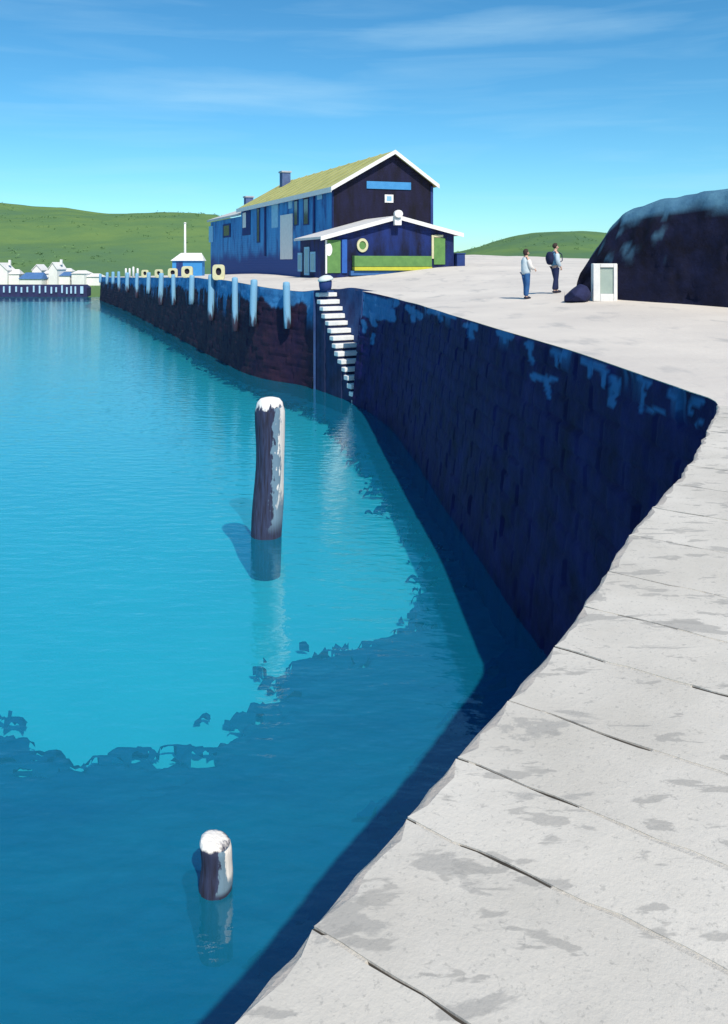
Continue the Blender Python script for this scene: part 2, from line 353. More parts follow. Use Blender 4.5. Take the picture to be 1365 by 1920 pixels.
def right_mask(X, Y, Z, S, D):
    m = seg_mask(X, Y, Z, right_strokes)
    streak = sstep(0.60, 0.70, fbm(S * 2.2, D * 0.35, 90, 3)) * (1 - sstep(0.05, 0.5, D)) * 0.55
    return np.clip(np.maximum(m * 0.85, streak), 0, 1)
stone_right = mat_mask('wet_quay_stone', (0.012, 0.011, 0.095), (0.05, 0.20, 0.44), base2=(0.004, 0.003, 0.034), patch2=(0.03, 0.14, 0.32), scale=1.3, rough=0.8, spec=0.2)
near_path = back_edge + [(p.x, p.y) for p in NE] + far_edge
path_r = smooth_path(near_path, 0.055)
path_r_side = path_r
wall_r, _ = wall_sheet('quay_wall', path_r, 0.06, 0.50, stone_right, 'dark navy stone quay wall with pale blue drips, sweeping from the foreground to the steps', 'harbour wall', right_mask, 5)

def left_mask(X, Y, Z, S, D):
    lim = 0.45 + 0.95 * fbm(S * 0.45, S * 0 + 2, 8, 4) + 0.5 * (fbm(S * 2.5, S * 0 + 7, 18, 2) - 0.5)
    m = 1 - sstep(lim - 0.08, lim + 0.10, D)
    drip = sstep(0.62, 0.74, fbm(S * 1.3, S * 0 + 1, 41, 2)) * (1 - sstep(lim + 0.3, lim + 1.6, D)) * 0.8
    return np.clip(np.maximum(m, drip), 0, 1)
stone_left = mat_mask('weathered_quay_stone', (0.036, 0.016, 0.034), (0.06, 0.26, 0.54), base2=(0.010, 0.008, 0.035), patch2=(0.025, 0.12, 0.29), scale=0.9, rough=0.85, spec=0.2)
path_l = smooth_path(left_edge[:6], 0.09); path_l2 = smooth_path(left_edge[5:], 0.3)
path_l = np.vstack([path_l, path_l2[1:]])
wall_l, _ = wall_sheet('quay_wall', path_l, 0.09, 0.25, stone_left, 'purplish-brown quay wall topped in blue, behind the timber fender piles', 'harbour wall', left_mask, 25)

# ------------------------------------------------------------------ quay deck (one sheet, with the stair recess cut out)
USTEP = (Vector((-0.10, 38.7)) - Vector((-2.55, 43.2))).normalized()     # the way the stairs go down, along the wall
VSTEP = Vector((USTEP.y, -USTEP.x)) * -1                                   # into the quay
if VSTEP.x < 0: VSTEP = -VSTEP
ST_TOP = Vector((-2.55, 43.2)); ST_BOT = Vector((-0.10, 38.7)); ST_W = 1.05
rec = [ST_TOP, ST_TOP + VSTEP * ST_W, ST_BOT + VSTEP * (ST_W * 0.9), ST_BOT + USTEP * 0.0]
outer = [tuple(p) for p in path_r[::4]]
if outer[-1] != tuple(path_r[-1]): outer.append(tuple(path_r[-1]))
outer += [tuple(rec[2]), tuple(rec[1])]
outer += [tuple(p) for p in path_l[::3]] + [tuple(path_l[-1]), (-46, 160), (-20, 175), (34, 175), (34, -14)]
sdp = lambda X, Y: poly_sd(outer, X, Y)
gx, gy = [], []
for y0, y1, st in ((-14, 14, 1.0), (14, 45, 1.3), (45, 110, 2.5), (110, 174, 5.0)):
    X, Y = np.meshgrid(np.arange(-48, 34, st), np.arange(y0, y1, st)); X = X + rng.uniform(-.2, .2, X.shape) * st; Y = Y + rng.uniform(-.2, .2, Y.shape) * st
    k = sdp(X, Y) > st * 0.35; gx += X[k].tolist(); gy += Y[k].tolist()
pts2 = [Vector(p) for p in outer] + [Vector(p) for p in zip(gx, gy)]
nb = len(outer)
v2, e2, f2, *_ = delaunay_2d_cdt(pts2, [(i, (i + 1) % nb) for i in range(nb)], [list(range(nb))], 2, 1e-5)
zz = deck_z([v.x for v in v2], [v.y for v in v2])
slab_lower = np.array([0.06 * (1 - sstep(7.6, 8.6, v.y)) for v in v2])
def deck_material():
    m = bpy.data.materials.new('quay_paving'); m.use_nodes = True; nt = m.node_tree; L = nt.links
    b = nt.nodes['Principled BSDF']; b.inputs['Roughness'].default_value = 0.9; b.inputs['Specular IOR Level'].default_value = 0.2
    geo = N(nt, 'ShaderNodeNewGeometry')
    def nz(sc, det=5.0, st=(1, 1, 1)):
        mp = N(nt, 'ShaderNodeMapping'); mp.inputs['Scale'].default_value = st; L.new(geo.outputs['Position'], mp.inputs[0])
        n = N(nt, 'ShaderNodeTexNoise', inp={'Scale': sc, 'Detail': det, 'Roughness': 0.6}); L.new(mp.outputs[0], n.inputs['Vector']); return n.outputs[0]
    r = N(nt, 'ShaderNodeValToRGB'); L.new(nz(0.25, 7.0), r.inputs[0])
    r.color_ramp.elements[0].position = 0.3; r.color_ramp.elements[0].color = (0.52, 0.48, 0.44, 1)
    r.color_ramp.elements[1].position = 0.65; r.color_ramp.elements[1].color = (0.64, 0.59, 0.53, 1)
    s = N(nt, 'ShaderNodeValToRGB'); L.new(nz(1.1, 8.0, (1, 0.45, 1)), s.inputs[0])
    s.color_ramp.elements[0].position = 0.56; s.color_ramp.elements[0].color = (0, 0, 0, 1); s.color_ramp.elements[1].position = 0.72; s.color_ramp.elements[1].color = (0.7, 0.7, 0.7, 1)
    mx = N(nt, 'ShaderNodeMix', data_type='RGBA'); L.new(s.outputs[0], mx.inputs[0]); L.new(r.outputs[0], mx.inputs[6]); mx.inputs[7].default_value = (0.36, 0.35, 0.34, 1)
    L.new(mx.outputs[2], b.inputs['Base Color'])
    bp = N(nt, 'ShaderNodeBump', inp={'Strength': 0.5, 'Distance': 0.03}); L.new(nz(6.0, 9.0), bp.inputs['Height']); L.new(bp.outputs[0], b.inputs['Normal'])
    return m
deck = mesh_obj('quay', [(v.x, v.y, z - s) for v, z, s in zip(v2, zz, slab_lower)], [tuple(f) for f in f2], deck_material(), smooth=True)
tag(deck, kind='structure')

# ------------------------------------------------------------------ foreground flagstones, laid across the quay
def slab_material():
    m = bpy.data.materials.new('flagstone'); m.use_nodes = True; nt = m.node_tree; L = nt.links
    b = nt.nodes['Principled BSDF']; b.inputs['Roughness'].default_value = 0.88; b.inputs['Specular IOR Level'].default_value = 0.25
    geo = N(nt, 'ShaderNodeNewGeometry'); oi = N(nt, 'ShaderNodeObjectInfo')
    def nz(sc, det=5.0, st=(1, 1, 1), dist=0.0, rt=-0.55):
        mp = N(nt, 'ShaderNodeMapping'); mp.inputs['Scale'].default_value = st; mp.inputs['Rotation'].default_value = (0, 0, rt); L.new(geo.outputs['Position'], mp.inputs[0])
        n = N(nt, 'ShaderNodeTexNoise', inp={'Scale': sc, 'Detail': det, 'Roughness': 0.6, 'Distortion': dist}); L.new(mp.outputs[0], n.inputs['Vector']); return n.outputs[0]
    r = N(nt, 'ShaderNodeValToRGB'); L.new(nz(1.5, 8.0), r.inputs[0])
    r.color_ramp.elements[0].position = 0.3; r.color_ramp.elements[0].color = (0.47, 0.44, 0.39, 1)
    r.color_ramp.elements[1].position = 0.68; r.color_ramp.elements[1].color = (0.59, 0.555, 0.50, 1)
    def blotch(src, lo, hi, col, amt, prev):
        s = N(nt, 'ShaderNodeMapRange', interpolation_type='SMOOTHSTEP', inp={1: lo, 2: hi, 3: 0.0, 4: amt}); L.new(src, s.inputs[0])
        mx = N(nt, 'ShaderNodeMix', data_type='RGBA'); L.new(s.outputs[0], mx.inputs[0]); L.new(prev, mx.inputs[6]); mx.inputs[7].default_value = (*col, 1); return mx.outputs[2]
    c = blotch(nz(3.2, 6.0, (0.8, 1.6, 1), 0.5), 0.585, 0.625, (0.34, 0.325, 0.30), 0.75, r.outputs[0])    # grey lichen with crisp edges
    c = blotch(nz(8.5, 4.0, (0.6, 1.7, 1), 0.3), 0.60, 0.65, (0.32, 0.305, 0.28), 0.7, c)
    c = blotch(nz(0.8, 5.0), 0.55, 0.75, (0.55, 0.50, 0.44), 0.5, c)                                      # warmer stone
    c = blotch(nz(70.0, 3.0), 0.58, 0.70, (0.28, 0.27, 0.25), 0.45, c)                                     # pitting
    h = N(nt, 'ShaderNodeHueSaturation'); mr = N(nt, 'ShaderNodeMapRange', inp={3: 0.95, 4: 1.05}); L.new(oi.outputs['Random'], mr.inputs[0]); L.new(mr.outputs[0], h.inputs['Value']); L.new(c, h.inputs['Color'])
    L.new(h.outputs[0], b.inputs['Base Color'])
    hh = M('ADD', M('MULTIPLY', nz(2.2, 9.0), 1.0, nt), M('MULTIPLY', nz(90.0, 6.0), 0.14, nt), nt)
    bp = N(nt, 'ShaderNodeBump', inp={'Strength': 0.55, 'Distance': 0.02}); L.new(hh, bp.inputs['Height']); L.new(bp.outputs[0], b.inputs['Normal'])
    return m
slab_m = slab_material()
dirt_m = mat('joint_dirt', (0.075, 0.068, 0.06), (0.04, 0.036, 0.033), scale=8)
rim_m = mat('worn_rim_stone', (0.50, 0.45, 0.40), (0.36, 0.33, 0.30), scale=5, bump=0.5, bscale=25)
EDGE = path_r                                     # rim of the quay
eseg = np.r_[0, np.cumsum(np.linalg.norm(np.diff(EDGE, axis=0), axis=1))]
i0 = int(np.argmin(np.hypot(EDGE[:, 0] - NE[0].x, EDGE[:, 1] - NE[0].y)))
s_org = eseg[i0] - 1.10                            # so that joints fall where the photo shows them
def rim(s):
    s = np.clip(s + s_org - 0.0, eseg[0], eseg[-1])
    return np.array([np.interp(s, eseg, EDGE[:, 0]), np.interp(s, eseg, EDGE[:, 1])])
ACR = np.array([0.815, -0.58])                     # joints run this way, square to the rim
yy_ = EDGE[:, 1]; m_ = (eseg < eseg[int(np.argmax(yy_ > 8.6))])
joints = [float(np.interp(d_, yy_[m_], eseg[m_]) - s_org) for d_ in (-3.6, -2.7, -1.95, -1.2, -0.5, 0.15, 0.7, 1.15, 1.56, 1.80, 2.16, 2.42, 2.74, 3.13, 3.50, 3.90, 4.42, 4.92, 5.45, 5.95, 6.6, 7.2, 7.85, 8.5)]
# measured joint positions are distances from the camera's foot along the rim direction: turn them into rim length
def joint_point(s): return rim(s)
slabs = []
def jit(p, a, k): return (p[0] + (float(fbm([p[0] * k], [p[1] * k], 3, 2)[0]) - .5) * a, p[1] + (float(fbm([p[0] * k], [p[1] * k], 9, 2)[0]) - .5) * a)
slab_root = deck
for j in range(len(joints) - 1):
    sa, sb = joints[j], joints[j + 1]
    t = 0.0; first = True
    while t < 5.2:
        ln = random.uniform(0.9, 1.9) if not first else random.uniform(0.8, 1.7)
        t0, t1 = t, t + ln; t = t1
        g = random.choice([0.002, 0.003, 0.005]); ga = random.choice([0.003, 0.004, 0.006])
        def q(s, tt): b = rim(s); return (b[0] + ACR[0] * tt, b[1] + ACR[1] * tt)
        ring = []
        ns = max(3, int((sb - sa) / 0.07)); nt_ = max(3, int(ln / 0.07))
        tin = (-0.02 if first else t0 + g)
        for k in range(ns): ring.append((sa + ga + (sb - sa - 2 * ga) * k / ns, tin, first))
        for k in range(nt_): ring.append((sb - ga, tin + (t1 - g - tin) * k / nt_, False))
        for k in range(ns): ring.append((sb - ga - (sb - sa - 2 * ga) * k / ns, t1 - g, False))
        for k in range(nt_): ring.append((sa + ga, t1 - g - (t1 - g - tin) * k / nt_, False))
        P2 = []
        for s_, t_, fr in ring:
            p = q(s_, t_); p = jit(p, 0.035, 6.0); p = (p[0] + random.uniform(-.003, .003), p[1] + random.uniform(-.003, .003))
            P2.append(np.array(p))
        P2 = np.array(P2); ctr = P2.mean(0)
        if len(slabs) > 280: continue
        zc = EYE - 1.5 + random.uniform(-0.001, 0.0015); tx, ty = random.uniform(-.002, .002), random.uniform(-.002, .002)
        def zp(p): return zc + (p[0] - ctr[0]) * tx + (p[1] - ctr[1]) * ty
        def inset(w): 
            d = ctr - P2; return P2 + d / np.linalg.norm(d, axis=1)[:, None] * w
        rings = [(P2, -0.10), (P2, -0.0025), (inset(0.002), -0.0008), (inset(0.005), 0.0)]
        if first: 
            isr = np.array([1.0 if r_[2] else 0.0 for r_ in ring]); isr[0] = 0.0
            def inset2(w):
                d = ctr - P2; ww = np.where(isr > 0, w * rng.uniform(0.5, 1.5, len(P2)), 0.006); return P2 + d / np.linalg.norm(d, axis=1)[:, None] * ww[:, None]
            rings = [(P2, -0.22), (P2, -0.012), (inset2(0.012), -0.005), (inset2(0.030), 0.0)]
        n_dirt = fbm(P2[:, 0] * 3.0, P2[:, 1] * 3.0, 71, 4)
        V = []; n = len(P2); o0 = Vector((ctr[0], ctr[1], zc))
        for R_, dz_ in rings:
            wob = rng.uniform(-0.0012, 0.0012, n)
            for p, w in zip(R_, wob): V.append(Vector((p[0], p[1], zp(p) + dz_ + (w if dz_ < 0 else 0))) - o0)
        Fc = []
        for r_ in range(len(rings) - 1):
            for i in range(n): k = (i + 1) % n; Fc.append((r_ * n + i, r_ * n + k, (r_ + 1) * n + k, (r_ + 1) * n + i))
        Fc.append(tuple(3 * n + i for i in range(n)))
        me = bpy.data.meshes.new('flagstone'); me.from_pydata(V, [], Fc); me.materials.append(slab_m); me.materials.append(rim_m); me.materials.append(dirt_m)
        mi = [1 if ring[i][2] else (2 if r_ < 2 else 0) for r_ in range(3) for i in range(n)] + [0]; me.polygons.foreach_set('material_index', mi)
        so = bpy.data.objects.new('flagstone', me); C.objects.link(so); so.location = o0; so.parent = deck
        slabs.append(so); first = False

# mortar between them: full here, washed out there
gx_ = np.arange(-3.5, 9.0, 0.035); gy_ = np.arange(-2.2, 8.3, 0.035); X, Y = np.meshgrid(gx_, gy_)
keep = poly_sd([(p[0], p[1]) for p in EDGE[::6]] + [(9.5, 30), (9.5, -10)], X, Y) > 0.0
wash = sstep(0.66, 0.72, fbm(X * 3.0, Y * 3.0, 71, 4))
rq = random.Random(4)
for sj in joints:                                    # washed-out lengths of the cross joints
    tt = rq.uniform(-.05, .25)
    while tt < 4.5:
        ln = rq.uniform(.05, .20)
        for q_t in np.arange(tt, tt + ln, 0.02):
            b_ = rim(sj); qx, qy = b_[0] + ACR[0] * q_t, b_[1] + ACR[1] * q_t
            sel = (np.abs(gy_ - qy) < .06); ix_ = np.nonzero(np.abs(gx_ - qx) < .06)[0]; iy_ = np.nonzero(sel)[0]
            if len(ix_) and len(iy_): wash[iy_[0]:iy_[-1] + 1, ix_[0]:ix_[-1] + 1] = 1.0
        tt += ln + rq.uniform(.25, .8)
Zm = EYE - 1.5 - 0.0022 + 0.0025 * (fbm(X * 8, Y * 8, 5, 3) - .5) - 0.030 * wash
idx = -np.ones(X.shape, int); idx[keep] = np.arange(keep.sum()); cell = keep[:-1, :-1] & keep[1:, :-1] & keep[:-1, 1:] & keep[1:, 1:]
r, c = np.nonzero(cell)
mo = mesh_obj('mortar', np.c_[X[keep], Y[keep], Zm[keep]].tolist(), np.c_[idx[r, c], idx[r, c + 1], idx[r + 1, c + 1], idx[r + 1, c]].tolist(), mat_mask('lime_mortar', (0.54, 0.51, 0.46), (0.06, 0.055, 0.05), base2=(0.48, 0.45, 0.40), scale=4, bump=0.4, bscale=40), deck)
at = mo.data.attributes.new('patch', 'FLOAT', 'POINT'); at.data.foreach_set('value', wash[keep].astype(np.float32))

# ------------------------------------------------------------------ stone steps down the wall
step_m = mat('step_stone', (0.78, 0.78, 0.76), (0.55, 0.58, 0.60), scale=2.5, bump=0.3, bscale=12)
dark_m = mat('shade_dark_stone', (0.02, 0.035, 0.11), (0.008, 0.012, 0.04), scale=1.5, bump=0.4, bscale=10)  # riser colour paints the shadow gaps between treads
blue_m = mat('recess_stone', (0.03, 0.09, 0.24), (0.012, 0.02, 0.09), scale=1.2, bump=0.4, bscale=10)
zt = dz(ST_TOP.x, ST_TOP.y); NST = 15; run = (ST_BOT - ST_TOP).length; zbot = -0.1
steps = thing('harbour_steps', (ST_TOP.x, ST_TOP.y, 0), 'narrow flight of pale stone steps set into the quay wall down to the water', 'steps')
def w3(p2, z): return Vector((p2.x, p2.y, z))
for i in range(NST):
    z1 = zt - (i + 0.35) * (zt - zbot) / NST; a = i * run / NST - 0.12; b = (i + 1) * run / NST
    jo = random.uniform(-.05, .05); out = 0.08 + random.uniform(-.07, .07)
    pa, pb = ST_TOP + USTEP * (a + jo), ST_TOP + USTEP * (b + jo)
    lo = -VSTEP * (out + 0.25 * (zt - z1) / 5.25)
    pts = [w3(pa + lo, z1), w3(pb + lo, z1), w3(pb + VSTEP * (ST_W + 0.02), z1), w3(pa + VSTEP * (ST_W + 0.02), z1)]
    V, Fc = prism(pts, (0, 0, -0.23 - random.uniform(-.02, .02))); o = fix_normals(mesh_obj('tread', V, Fc, step_m, steps)); bevel(o, 0.035, 2)
    pts = [w3(pa + lo * 0.85, z1 - 0.20), w3(pb + lo * 0.85 - USTEP * 0.09, z1 - 0.20), w3(pb + VSTEP * ST_W - USTEP * 0.09, z1 - 0.20), w3(pa + VSTEP * ST_W, z1 - 0.20)]
    V, Fc = prism(pts, (0, 0, -(z1 - 0.20) - 1.2)); fix_normals(mesh_obj('riser', V, Fc, dark_m, steps))
# inner wall of the recess
V = []; Fc = []
A_, B_ = rec[1] - USTEP * 0.02, rec[2] + USTEP * 0.4
nseg = 24; nr = 24
for i in range(nseg + 1):
    p = A_ + (B_ - A_) * i / nseg; zt_i = dz(p.x, p.y) - 0.005
    for k in range(nr + 1):
        z = zt_i + (-1.2 - zt_i) * k / nr; d_ = (0.05 * (mnoise.noise((i * .6, k * .6, 2)))) if 0 < k else 0
        V.append(w3(p - VSTEP * d_, z))
for i in range(nseg):
    for k in range(nr): a = i * (nr + 1) + k; Fc.append((a, a + nr + 1, a + nr + 2, a + 1))
rw = mesh_obj('side_wall', V, Fc, blue_m, steps, smooth=True)
V, Fc = prism([w3(rec[0] - VSTEP * 0.2, zt - 0.02), w3(rec[1], zt - 0.02), w3(rec[1] - USTEP * 0.2, zt - 0.02), w3(rec[0] - USTEP * 0.2 - VSTEP * 0.0, zt - 0.02)], (0, 0, -zt - 1))
mesh_obj('end_wall', V, Fc, blue_m, steps); 
pe = Vector(path_r[-1]);
V, Fc = prism([w3(pe - Vector((0.50, 0.0)), -1.2), w3(rec[2], -1.2), w3(rec[2], dz(pe.x, pe.y) - .012), w3(pe, dz(pe.x, pe.y) - .012)], (0.03, -0.22, 0)); mesh_obj('end_wall', V, Fc, blue_m, steps)

# ------------------------------------------------------------------ timber fender piles along the far quay
def left_point(px):
    """point of the left quay edge that shows at a photo column"""
    u = CX + path_l[:, 0] / path_l[:, 1] * F; k = np.argsort(u)
    return np.array([np.interp(px, u[k], path_l[k, 0]), np.interp(px, u[k], path_l[k, 1])])
pile_m = bpy.data.materials.new('fender_timber'); pile_m.use_nodes = True
_nt = pile_m.node_tree; _b = _nt.nodes['Principled BSDF']; _b.inputs['Roughness'].default_value = 0.8
_g = N(_nt, 'ShaderNodeNewGeometry'); _s = N(_nt, 'ShaderNodeSeparateXYZ'); _nt.links.new(_g.outputs['Position'], _s.inputs[0])
_mp = N(_nt, 'ShaderNodeMapping'); _mp.inputs['Scale'].default_value = (7, 7, 0.9); _nt.links.new(_g.outputs['Position'], _mp.inputs[0])
_n = N(_nt, 'ShaderNodeTexNoise', inp={'Scale': 1.0, 'Detail': 5.0}); _nt.links.new(_mp.outputs[0], _n.inputs['Vector'])
_mr = N(_nt, 'ShaderNodeMapRange', interpolation_type='SMOOTHSTEP', inp={1: 3.0, 2: 3.8}); _nt.links.new(M('ADD', _s.outputs[2], M('MULTIPLY', M('SUBTRACT', _n.outputs[0], 0.5, _nt), 3.0, _nt), _nt), _mr.inputs[0])
_mx = N(_nt, 'ShaderNodeMix', data_type='RGBA'); _nt.links.new(_mr.outputs[0], _mx.inputs[0]); _mx.inputs[6].default_value = (0.026, 0.020, 0.045, 1); _mx.inputs[7].default_value = (0.17, 0.36, 0.52, 1)   # weed below, bleached wood above
_nt.links.new(_mx.outputs[2], _b.inputs['Base Color'])
_bp = N(_nt, 'ShaderNodeBump', inp={'Strength': 0.5, 'Distance': 0.03}); _nt.links.new(_n.outputs[0], _bp.inputs['Height']); _nt.links.new(_bp.outputs[0], _b.inputs['Normal'])
ordn = ['first', 'second', 'third', 'fourth', 'fifth', 'sixth', 'seventh', 'eighth', 'ninth', 'tenth', 'eleventh', 'twelfth', 'thirteenth', 'fourteenth']
pile_px = [(549, 531), (489, 525), (456, 523), (409, 516), (371, 517), (338, 513), (312, 512), (288, 511), (266, 511), (248, 510), (233, 510), (221, 511), (209, 512), (197, 514)]
for i, (px, py) in enumerate(pile_px):
    p = left_point(px - 5 if i else px); d = p[1]; k = int(np.argmin(np.hypot(path_l[:, 0] - p[0], path_l[:, 1] - p[1])))
    tg = path_l[min(k + 1, len(path_l) - 1)] - path_l[max(k - 1, 0)]; tg = tg / np.linalg.norm(tg); nrm = np.array([-tg[1], tg[0]])
    c = p + nrm * 0.36; ztop = EYE + (HY - py) / F * c[1]; r = (0.22 if i < 6 else 0.25) * random.uniform(.88, 1.12); ztop += random.uniform(-.12, .12); zlo = random.uniform(2.3, 3.5)
    prof = [(r * 0.80, zlo - .02), (r * 0.92, zlo), (r * 0.97, zlo + .5), (r * 1.0, (zlo + ztop) / 2), (r * 0.96, ztop - 0.25), (r * 0.93, ztop - 0.05), (r * 0.80, ztop), (r * 0.3, ztop + 0.03)]
    V, Fc = lathe(prof, 12, (c[0], c[1], 0), 0.05)
    lean = random.uniform(-.035, .035)
    V = [Vector((v.x + lean * (v.z - 2), v.y, v.z)) for v in V]
    o = mesh_obj('fender_pile', V, Fc, pile_m, smooth=True, origin=(c[0], c[1], 0))
    tag(o, f'pale blue timber fender pile on the far quay, {ordn[i]} to the left of the steps', 'pile', 'fender piles along the far quay wall')

# ------------------------------------------------------------------ mooring posts standing in the water
def post_material(name, cap_z, white_side, h):
    m = bpy.data.materials.new(name); m.use_nodes = True; nt = m.node_tree; L = nt.links; b = nt.nodes['Principled BSDF']; b.inputs['Roughness'].default_value = 0.85
    geo = N(nt, 'ShaderNodeNewGeometry'); sp = N(nt, 'ShaderNodeSeparateXYZ'); L.new(geo.outputs['Position'], sp.inputs[0])
    sn = N(nt, 'ShaderNodeSeparateXYZ'); at = N(nt, 'ShaderNodeAttribute', attribute_name='side')
    mp = N(nt, 'ShaderNodeMapping'); mp.inputs['Scale'].default_value = (8, 8, 3.0); L.new(geo.outputs['Position'], mp.inputs[0])
    n = N(nt, 'ShaderNodeTexNoise', inp={'Scale': 1.0, 'Detail': 5.0, 'Roughness': 0.6}); L.new(mp.outputs[0], n.inputs['Vector'])
    mp2 = N(nt, 'ShaderNodeMapping'); mp2.inputs['Scale'].default_value = (22, 22, 2.0); L.new(geo.outputs['Position'], mp2.inputs[0])
    n2 = N(nt, 'ShaderNodeTexNoise', inp={'Scale': 1.0, 'Detail': 6.0}); L.new(mp2.outputs[0], n2.inputs['Vector'])
    base = N(nt, 'ShaderNodeValToRGB'); L.new(n2.outputs[0], base.inputs[0])
    base.color_ramp.elements[0].position = 0.35; base.color_ramp.elements[0].color = (0.012, 0.012, 0.03, 1); base.color_ramp.elements[1].position = 0.7; base.color_ramp.elements[1].color = (0.03, 0.045, 0.11, 1)
    def layer(fac, col, prev):
        mx = N(nt, 'ShaderNodeMix', data_type='RGBA'); L.new(fac, mx.inputs[0]); L.new(prev, mx.inputs[6]); mx.inputs[7].default_value = (*col, 1); return mx.outputs[2]
    jag = M('MULTIPLY', M('SUBTRACT', n.outputs[0], 0.5, nt), 1.5, nt)
    def band(val, lo, hi): r = N(nt, 'ShaderNodeMapRange', interpolation_type='SMOOTHSTEP', inp={1: lo, 2: hi}); L.new(val, r.inputs[0]); return r.outputs[0]
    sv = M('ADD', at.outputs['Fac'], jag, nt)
    lit_low_mask = band(sp.outputs[2], 0.02 * h, 0.16 * h)
    c = layer(M('MULTIPLY', band(sv, 0.28, 0.36), lit_low_mask, nt), (0.13, 0.22, 0.30), base.outputs[0])       # grey-blue lichen, laid on one side to paint it lit
    lit_high_mask = band(M('ADD', sp.outputs[2], M('MULTIPLY', jag, 0.4 * h, nt), nt), 0.20 * h, 0.40 * h)
    c = layer(M('MULTIPLY', band(sv, 0.62, 0.72), lit_high_mask, nt), (0.74, 0.72, 0.69), c)                     # lit right side painted white
    capz = M('ADD', sp.outputs[2], M('MULTIPLY', jag, 0.14 * h if h > 1 else 0.10, nt), nt)
    c = layer(band(capz, cap_z, cap_z + 0.02 * h + 0.02), (0.78, 0.76, 0.73), c)                        # gull droppings on the top
    L.new(c, b.inputs['Base Color'])
    bp = N(nt, 'ShaderNodeBump', inp={'Strength': 0.6, 'Distance': 0.03}); L.new(n2.outputs[0], bp.inputs['Height']); L.new(bp.outputs[0], b.inputs['Normal'])
    return m
def water_post(name, base, r, h, lean, m, label, tilt, dome):
    prof = [(r * 0.98, -1.3), (r, -0.2)] + [(r * (1.0 - 0.10 * t + 0.03 * math.sin(t * 9)), h * t) for t in np.linspace(0.02, 0.90, 14)]
    prof += [(r * 0.87, h * 0.93), (r * (0.80 if dome else 0.85), h * 0.965), (r * 0.62, h * 0.99), (r * 0.3, h)]
    n = 32; V, Fc = lathe(prof, n); W = []; side = []
    for k, v in enumerate(V):
        a = math.atan2(v.y, v.x); rr = 1 + 0.07 * mnoise.noise((math.cos(a) * 1.5, math.sin(a) * 1.5, v.z * 0.8)) + 0.05 * mnoise.noise((math.cos(a) * 6, math.sin(a) * 6, v.z * 0.5))
        z = v.z
        if z > 0.5 * h: z += (-tilt * v.x / r) * (z - 0.5 * h) / (0.5 * h)
        bow = 0.05 * math.sin(min(max(v.z / h, 0), 1) * math.pi) * r * 2
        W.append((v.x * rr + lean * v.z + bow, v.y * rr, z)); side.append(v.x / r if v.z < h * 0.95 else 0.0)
    o = mesh_obj(name, W, Fc, m, smooth=True); o.location = base
    at = o.data.attributes.new('side', 'FLOAT', 'POINT'); at.data.foreach_set('value', np.array(side, dtype=np.float32))
    tag(o, label, 'mooring post'); return o
b1 = PW(500, 1003, 0); h1 = 258 / F * b1.y
water_post('mooring_post', b1, 0.385, h1, 0.025, post_material('tall_post_wood', h1 * 0.93, True, h1), 'tall thick weathered mooring post with whitened top standing in open turquoise water', 0.0, True)
b2 = PW(405, 1664, 0); h2 = 0.53
water_post('mooring_post', b2, 0.18, h2, -0.01, post_material('short_post_wood', h2 * 0.90, True, h2), 'short stump of a mooring post with white top in the dark foreground water', 0.05, False)

# ------------------------------------------------------------------ the harbour building
class Plane:
    """upright plane through point o along horizontal unit u; n points to the camera side"""
    def __init__(s, o, u):
        s.o = Vector((o[0], o[1], 0)); s.u = Vector((u[0], u[1], 0)).normalized(); s.n = Vector((s.u.y, -s.u.x, 0))
        if s.n.y > 0: s.n = -s.n
        if abs(s.n.y) < 0.05 and s.n.x > 0: s.n = -s.n
    def hit(s, px, py):
        d = Vector(((px - CX) / F, 1, (HY - py) / F)); t = (s.o - Vector((0, 0, EYE))).dot(s.n) / d.dot(s.n); return Vector((0, 0, EYE)) + d * t
    def uz(s, px, py): w = s.hit(px, py); return ((w - s.o).dot(s.u), w.z)
    def at(s, u, z, t=0.0): return s.o + s.u * u + Vector((0, 0, z)) + s.n * t
    def box(s, name, u0, u1, z0, z1, t0, t1, m, parent, bev=0.0):
        pts = [s.at(u0, z0, t0), s.at(u1, z0, t0), s.at(u1, z1, t0), s.at(u0, z1, t0)]
        V, Fc = prism(pts, s.n * (t1 - t0)); o = fix_normals(mesh_obj(name, V, Fc, m, parent))
        if bev: bevel(o, bev)
        return o
    def pbox(s, name, x0, y0, x1, y1, t0, t1, m, parent, bev=0.0):
        u0, z1 = s.uz(x0, (y0 + y1) / 2)[0], None; u1 = s.uz(x1, (y0 + y1) / 2)[0]; xm = (x0 + x1) / 2
        return s.box(name, min(u0, u1), max(u0, u1), s.uz(xm, y1)[1], s.uz(xm, y0)[1], t0, t1, m, parent, bev)
